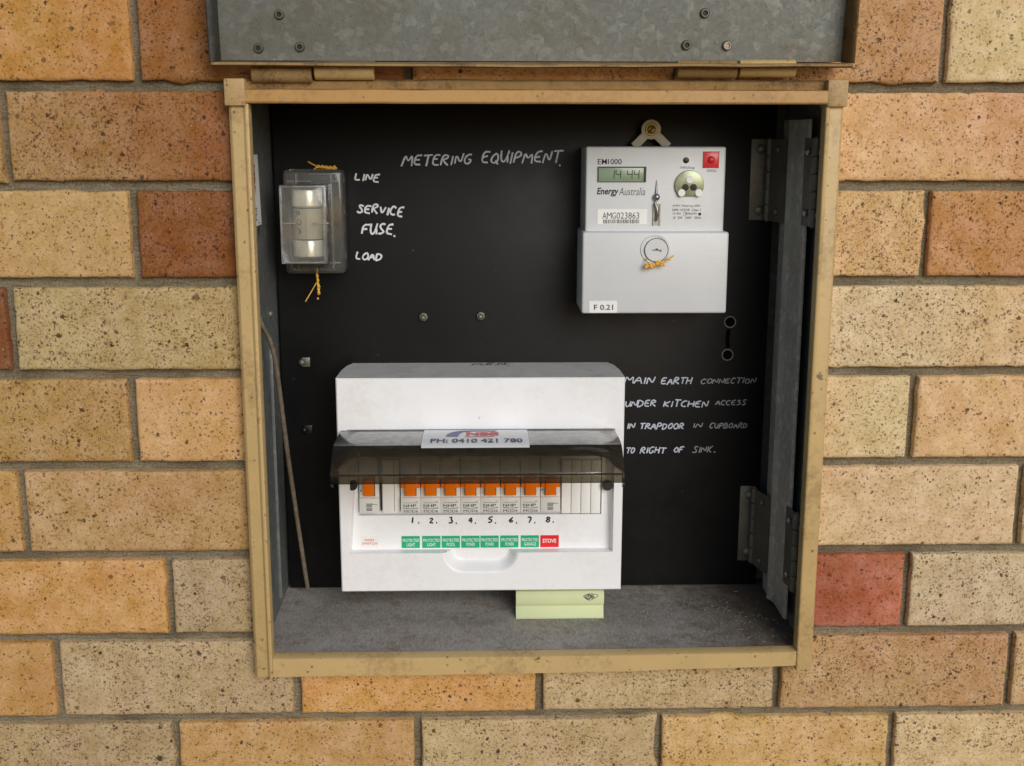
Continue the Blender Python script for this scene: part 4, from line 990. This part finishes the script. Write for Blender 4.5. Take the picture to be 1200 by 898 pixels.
r_ = rect(423, 628, 444, 642, YW); mb = MB(); mb.box(r_[0], r_[1], YW-.0004, YW-.00005, r_[2], r_[3]); lb = mb.build('circuit_label', M['paper'], sbd)
lettering('MAIN', rect(427.5, 631.5, 438, 634.2, YW), FW, M['ink_red'], lb); lettering('SWITCH', rect(424.5, 635.5, 442, 638.3, YW), FW, M['ink_red'], lb)
for i, (px, ch) in enumerate(((481.5, '1'), (502.5, '2'), (525.5, '3'), (548, '4'), (571.5, '5'), (596, '6'), (617.5, '7'), (639, '8'))):
    a, b = W(px, 613.3-i*.15, YW), W(px+(3 if ch == '1' else 5.6), 613.3-i*.15, YW); mb = MB()
    hand([(ch, (a.x, a.z), (b.x, b.z), .0056)], front_map(YW, .0001), V((0, 1, 0)), .00085, mb, slant=.12, jit=.04, rnd=random.Random(20+i))
    p = W(px+9.2, 612.8-i*.15+(.8 if ch in '34567' else 0), YW); mb.tube([p+V((-.0005, -.0001, 0)), p+V((.0006, -.0001, 0))], .0010, 6, flat=V((0, 1, 0)))
    mb.build('handwriting', M['ink'], enc)
# smoked cover, swung open
zh = zw1
prof = [(.0585, zh-.0005), (.050, zh+.0002), (.025, zh+.0014), (.003, zh+.0018), (-.006, zh+.001), (-.0135, zh-.002), (-.0215, zh-.0075), (-.0290, zh-.0135), (-.0318, zh-.0165), (-.0335, zh-.0195), (-.0340, zh-.0275)]
ZC = W(558, 567, -.034).z
prof[-1] = (-.0340, ZC)
mb = MB(); cxa, cxb = -.1395, .1293
n = len(prof); vs = []
nxs = 8
for i in range(nxs+1):
    x = cxa+(cxb-cxa)*i/nxs
    for (yy, zz) in prof: vs.append((x, yy, zz))
mb.add(vs, [(i*n+k, i*n+k+1, (i+1)*n+k+1, (i+1)*n+k) for i in range(nxs) for k in range(n-1)])
cover = mb.build('smoked_cover', [M['smoke'], M['smoke_dusty']], sbd, smooth=50)
for i_, p in enumerate(cover.data.polygons): p.material_index = 1 if i_ % (n-1) < 4 else 0
md = cover.modifiers.new('thickness', 'SOLIDIFY'); md.thickness = .0018; md.offset = -1
rib = MB()
rib.extr_x([(-.0326, prof[9][1]+.0006), (-.0356, prof[9][1]+.0006), (-.0356, prof[9][1]-.0006), (-.0326, prof[9][1]-.0006)], cxa+.002, cxb-.002); rib.build('cover_rib', M['smoke'], cover)
for xx in (cxa, cxb-.0016):
    e = MB(); poly = [(yy, zz-.0022) for yy, zz in prof[2:]] + [(yy+.007, zz-.006) for yy, zz in prof[2:][::-1]]
    vs = [(xx, yy, zz) for yy, zz in poly] + [(xx+.0016, yy, zz) for yy, zz in poly]; m_ = len(prof)-2; N = len(poly)
    fs = []
    for k in range(m_-1): fs.append((k, k+1, N-2-k, N-1-k)); fs.append((N+k, N+N-1-k, N+N-2-k, N+k+1))
    for k in range(N): fs.append((k, (k+1) % N, N+(k+1) % N, N+k))
    e.add(vs, fs); e.build('cover_cheek', M['smoke'], cover)
# sticker on top of the cover
cum = [0]
for (a, b) in zip(prof[:-1], prof[1:]): cum.append(cum[-1]+math.hypot(b[0]-a[0], b[1]-a[1]))
def cov_map(eps):
    def f(u, s_):
        for k in range(len(prof)-1):
            if s_ <= cum[k+1] or k == len(prof)-2:
                t = (s_-cum[k])/(cum[k+1]-cum[k]); a, b = prof[k], prof[k+1]; return V((u, a[0]+(b[0]-a[0])*t - eps*.35, a[1]+(b[1]-a[1])*t + eps))
    return f
xa, xb = W(497.5, 503, .058).x, W(617.5, 501, .058).x; s0, s1 = .0025, .0695
mb = MB(); ss = [s0+(s1-s0)*k/16 for k in range(17)]; f1 = cov_map(.0006)
mb.add([f1(u, s_) for s_ in ss for u in (xa, xb)], [(2*k, 2*k+1, 2*k+3, 2*k+2) for k in range(16)])
stck = mb.build('sticker', M['paper'], cover, smooth=60)
f2 = cov_map(.0011); wS = xb-xa
def srect(a, b, c, d): return (xa+wS*a, xa+wS*b, s1-(s1-s0)*c, s1-(s1-s0)*d)
def fl2(u, v): return f2(u, v)
bx = srect(.08, .94, .14, .36); lettering('PH: 0410 421 780', (bx[0], bx[1], bx[2], bx[3]), fl2, M['ink_blue'], stck, bold=.02)
bx = srect(.41, .72, .56, .78); lettering('NBE', bx, fl2, M['ink_red'], stck, bold=.05)
mb = MB(); pts = []
for k in range(21):
    t = k/20; ang = math.pi - t*math.pi*.62
    u_o = .42 + .20*math.cos(ang); v_o = .50 + .42*math.sin(ang); u_i = .44 + .105*math.cos(ang) if t < .55 else .44+.105*math.cos(ang)+(t-.55)*.45; v_i = .50 + .36*math.sin(ang)
    if t > .6: u_o += (t-.6)*.55
    pts += [f2(xa+wS*u_o, s1-(s1-s0)*v_o), f2(xa+wS*u_i, s1-(s1-s0)*v_i)]
mb.add(pts, [(2*k, 2*k+1, 2*k+3, 2*k+2) for k in range(20)]); mb.build('logo_swoosh', M['blue_pale'], stck)
mb = MB(); mb.add([f2(xa+wS*u, s1-(s1-s0)*v) for v in (.47, .50) for u in (.40, .50, .60, .68)], [(k, k+1, k+5, k+4) for k in range(3)]); mb.build('logo_line', M['ink_red'], stck)

# ------------------------------------------------------------------ card under the switchboard
kx0, kx1 = .0327, .1228
mb = MB(); nseg = 8
prf = [(.074, -.4535), (.0640, -.4555), (.0612, -.458), (.0606, -.4650), (.0615, -.4690), (.0650, -.4705), (.0668, -.4712), (.0652, -.4760), (.0622, -.4828), (.0608, -.4838), (.0618, -.4842), (.0700, -.4838), (.0760, -.470), (.0760, -.4535)]
mb.extr_x(prf[::-1], kx0, kx1); cardo = mb.build('folded_card', M['card'], None, .0003, smooth=30)
tag(cardo, 'pale green folded card wedged between switchboard and grey floor', 'card')
p0 = V((kx0, .0615, -.4836)); cardo.data.transform(Matrix.Translation(-p0)); cardo.location = p0
ORIGIN[cardo.name] = p0
mb = MB(); rr = random.Random(9)
cxs = W(693.5, 699, .0606)
for k in range(7):
    th = rr.uniform(0, 6); pts = []
    c0_ = V((cxs.x+rr.uniform(-.004, .003),   .0606, cxs.z+rr.uniform(-.0022, .0016)))
    for q in range(14): a_ = th+q*.5; pts.append(c0_ + V((math.cos(a_)*.0035*(1+.3*math.sin(q)), 0, math.sin(a_)*.0024)))
    mb.tube(pts, .00022, 5)
scr = mb.build('scribble', M['ink_grey'], cardo)

# ------------------------------------------------------------------ rusty rod leaning in the left corner
pts = [W(300.5, 308, .012), W(301, 340, .012), W(302, 366, .014), W(306, 380, .018), W(316, 397, .03), W(322, 418, .040), W(326, 445, .05), W(336, 525, .075), W(347, 600, .10), W(356, 660, .115)]
e_ = W(360.5, 688.5, .125); pts.append(e_)
for p in pts: p.x = max(p.x, XL+.0035)
fine = []
for a, b in zip(pts[:-1], pts[1:]):
    for k in range(4): fine.append(a.lerp(b, k/4))
fine.append(pts[-1])
for _ in range(3): fine = [fine[0]] + [(fine[i-1]+fine[i]*2+fine[i+1])/4 for i in range(1, len(fine)-1)] + [fine[-1]]
mb = MB(); mb.tube(fine, [.0017+.0006*min(1, i/14) for i in range(len(fine))], 10); rod = mb.build('metal_rod', M['rust'], None, smooth=60)
rod.data.transform(Matrix.Translation(-e_)); rod.location = e_
tag(rod, 'bent rusty metal rod leaning in left corner of the box', 'rod')

# ------------------------------------------------------------------ dry litter on the floor of the box
mb = MB(); rr = random.Random(21)
def floor_z(y): return -.4868 + .0065*(y-YR-.0125)/(.158-YR-.0125)
for k in range(150):
    if k < 78: x, y = rr.gauss(.262, .026), rr.gauss(.055, .038)
    else: x, y = rr.uniform(-.20, .30), rr.uniform(0, .12)
    if not (XL+.006 < x < XR-.008 and YR+.018 < y < .13): continue
    z = floor_z(y)+.0012; L = rr.uniform(.0008, .0042)*(1 if k < 78 else .42); a_ = rr.uniform(0, 6.28); cur = rr.uniform(-2.5, 2.5)
    pp = [V((x, y, z))]
    for q in range(5): pp.append(pp[-1]+V((math.cos(a_+cur*q/5), math.sin(a_+cur*q/5), rr.uniform(-.1, .25)))*L/3)
    mb.tube(pp, [rr.uniform(.0002, .0006)]*6, 5)
lt = mb.build('litter', M['shaving'], None)
tag(lt, 'pale wood shavings and dry crumbs scattered over the grey floor', 'litter', kind='stuff')
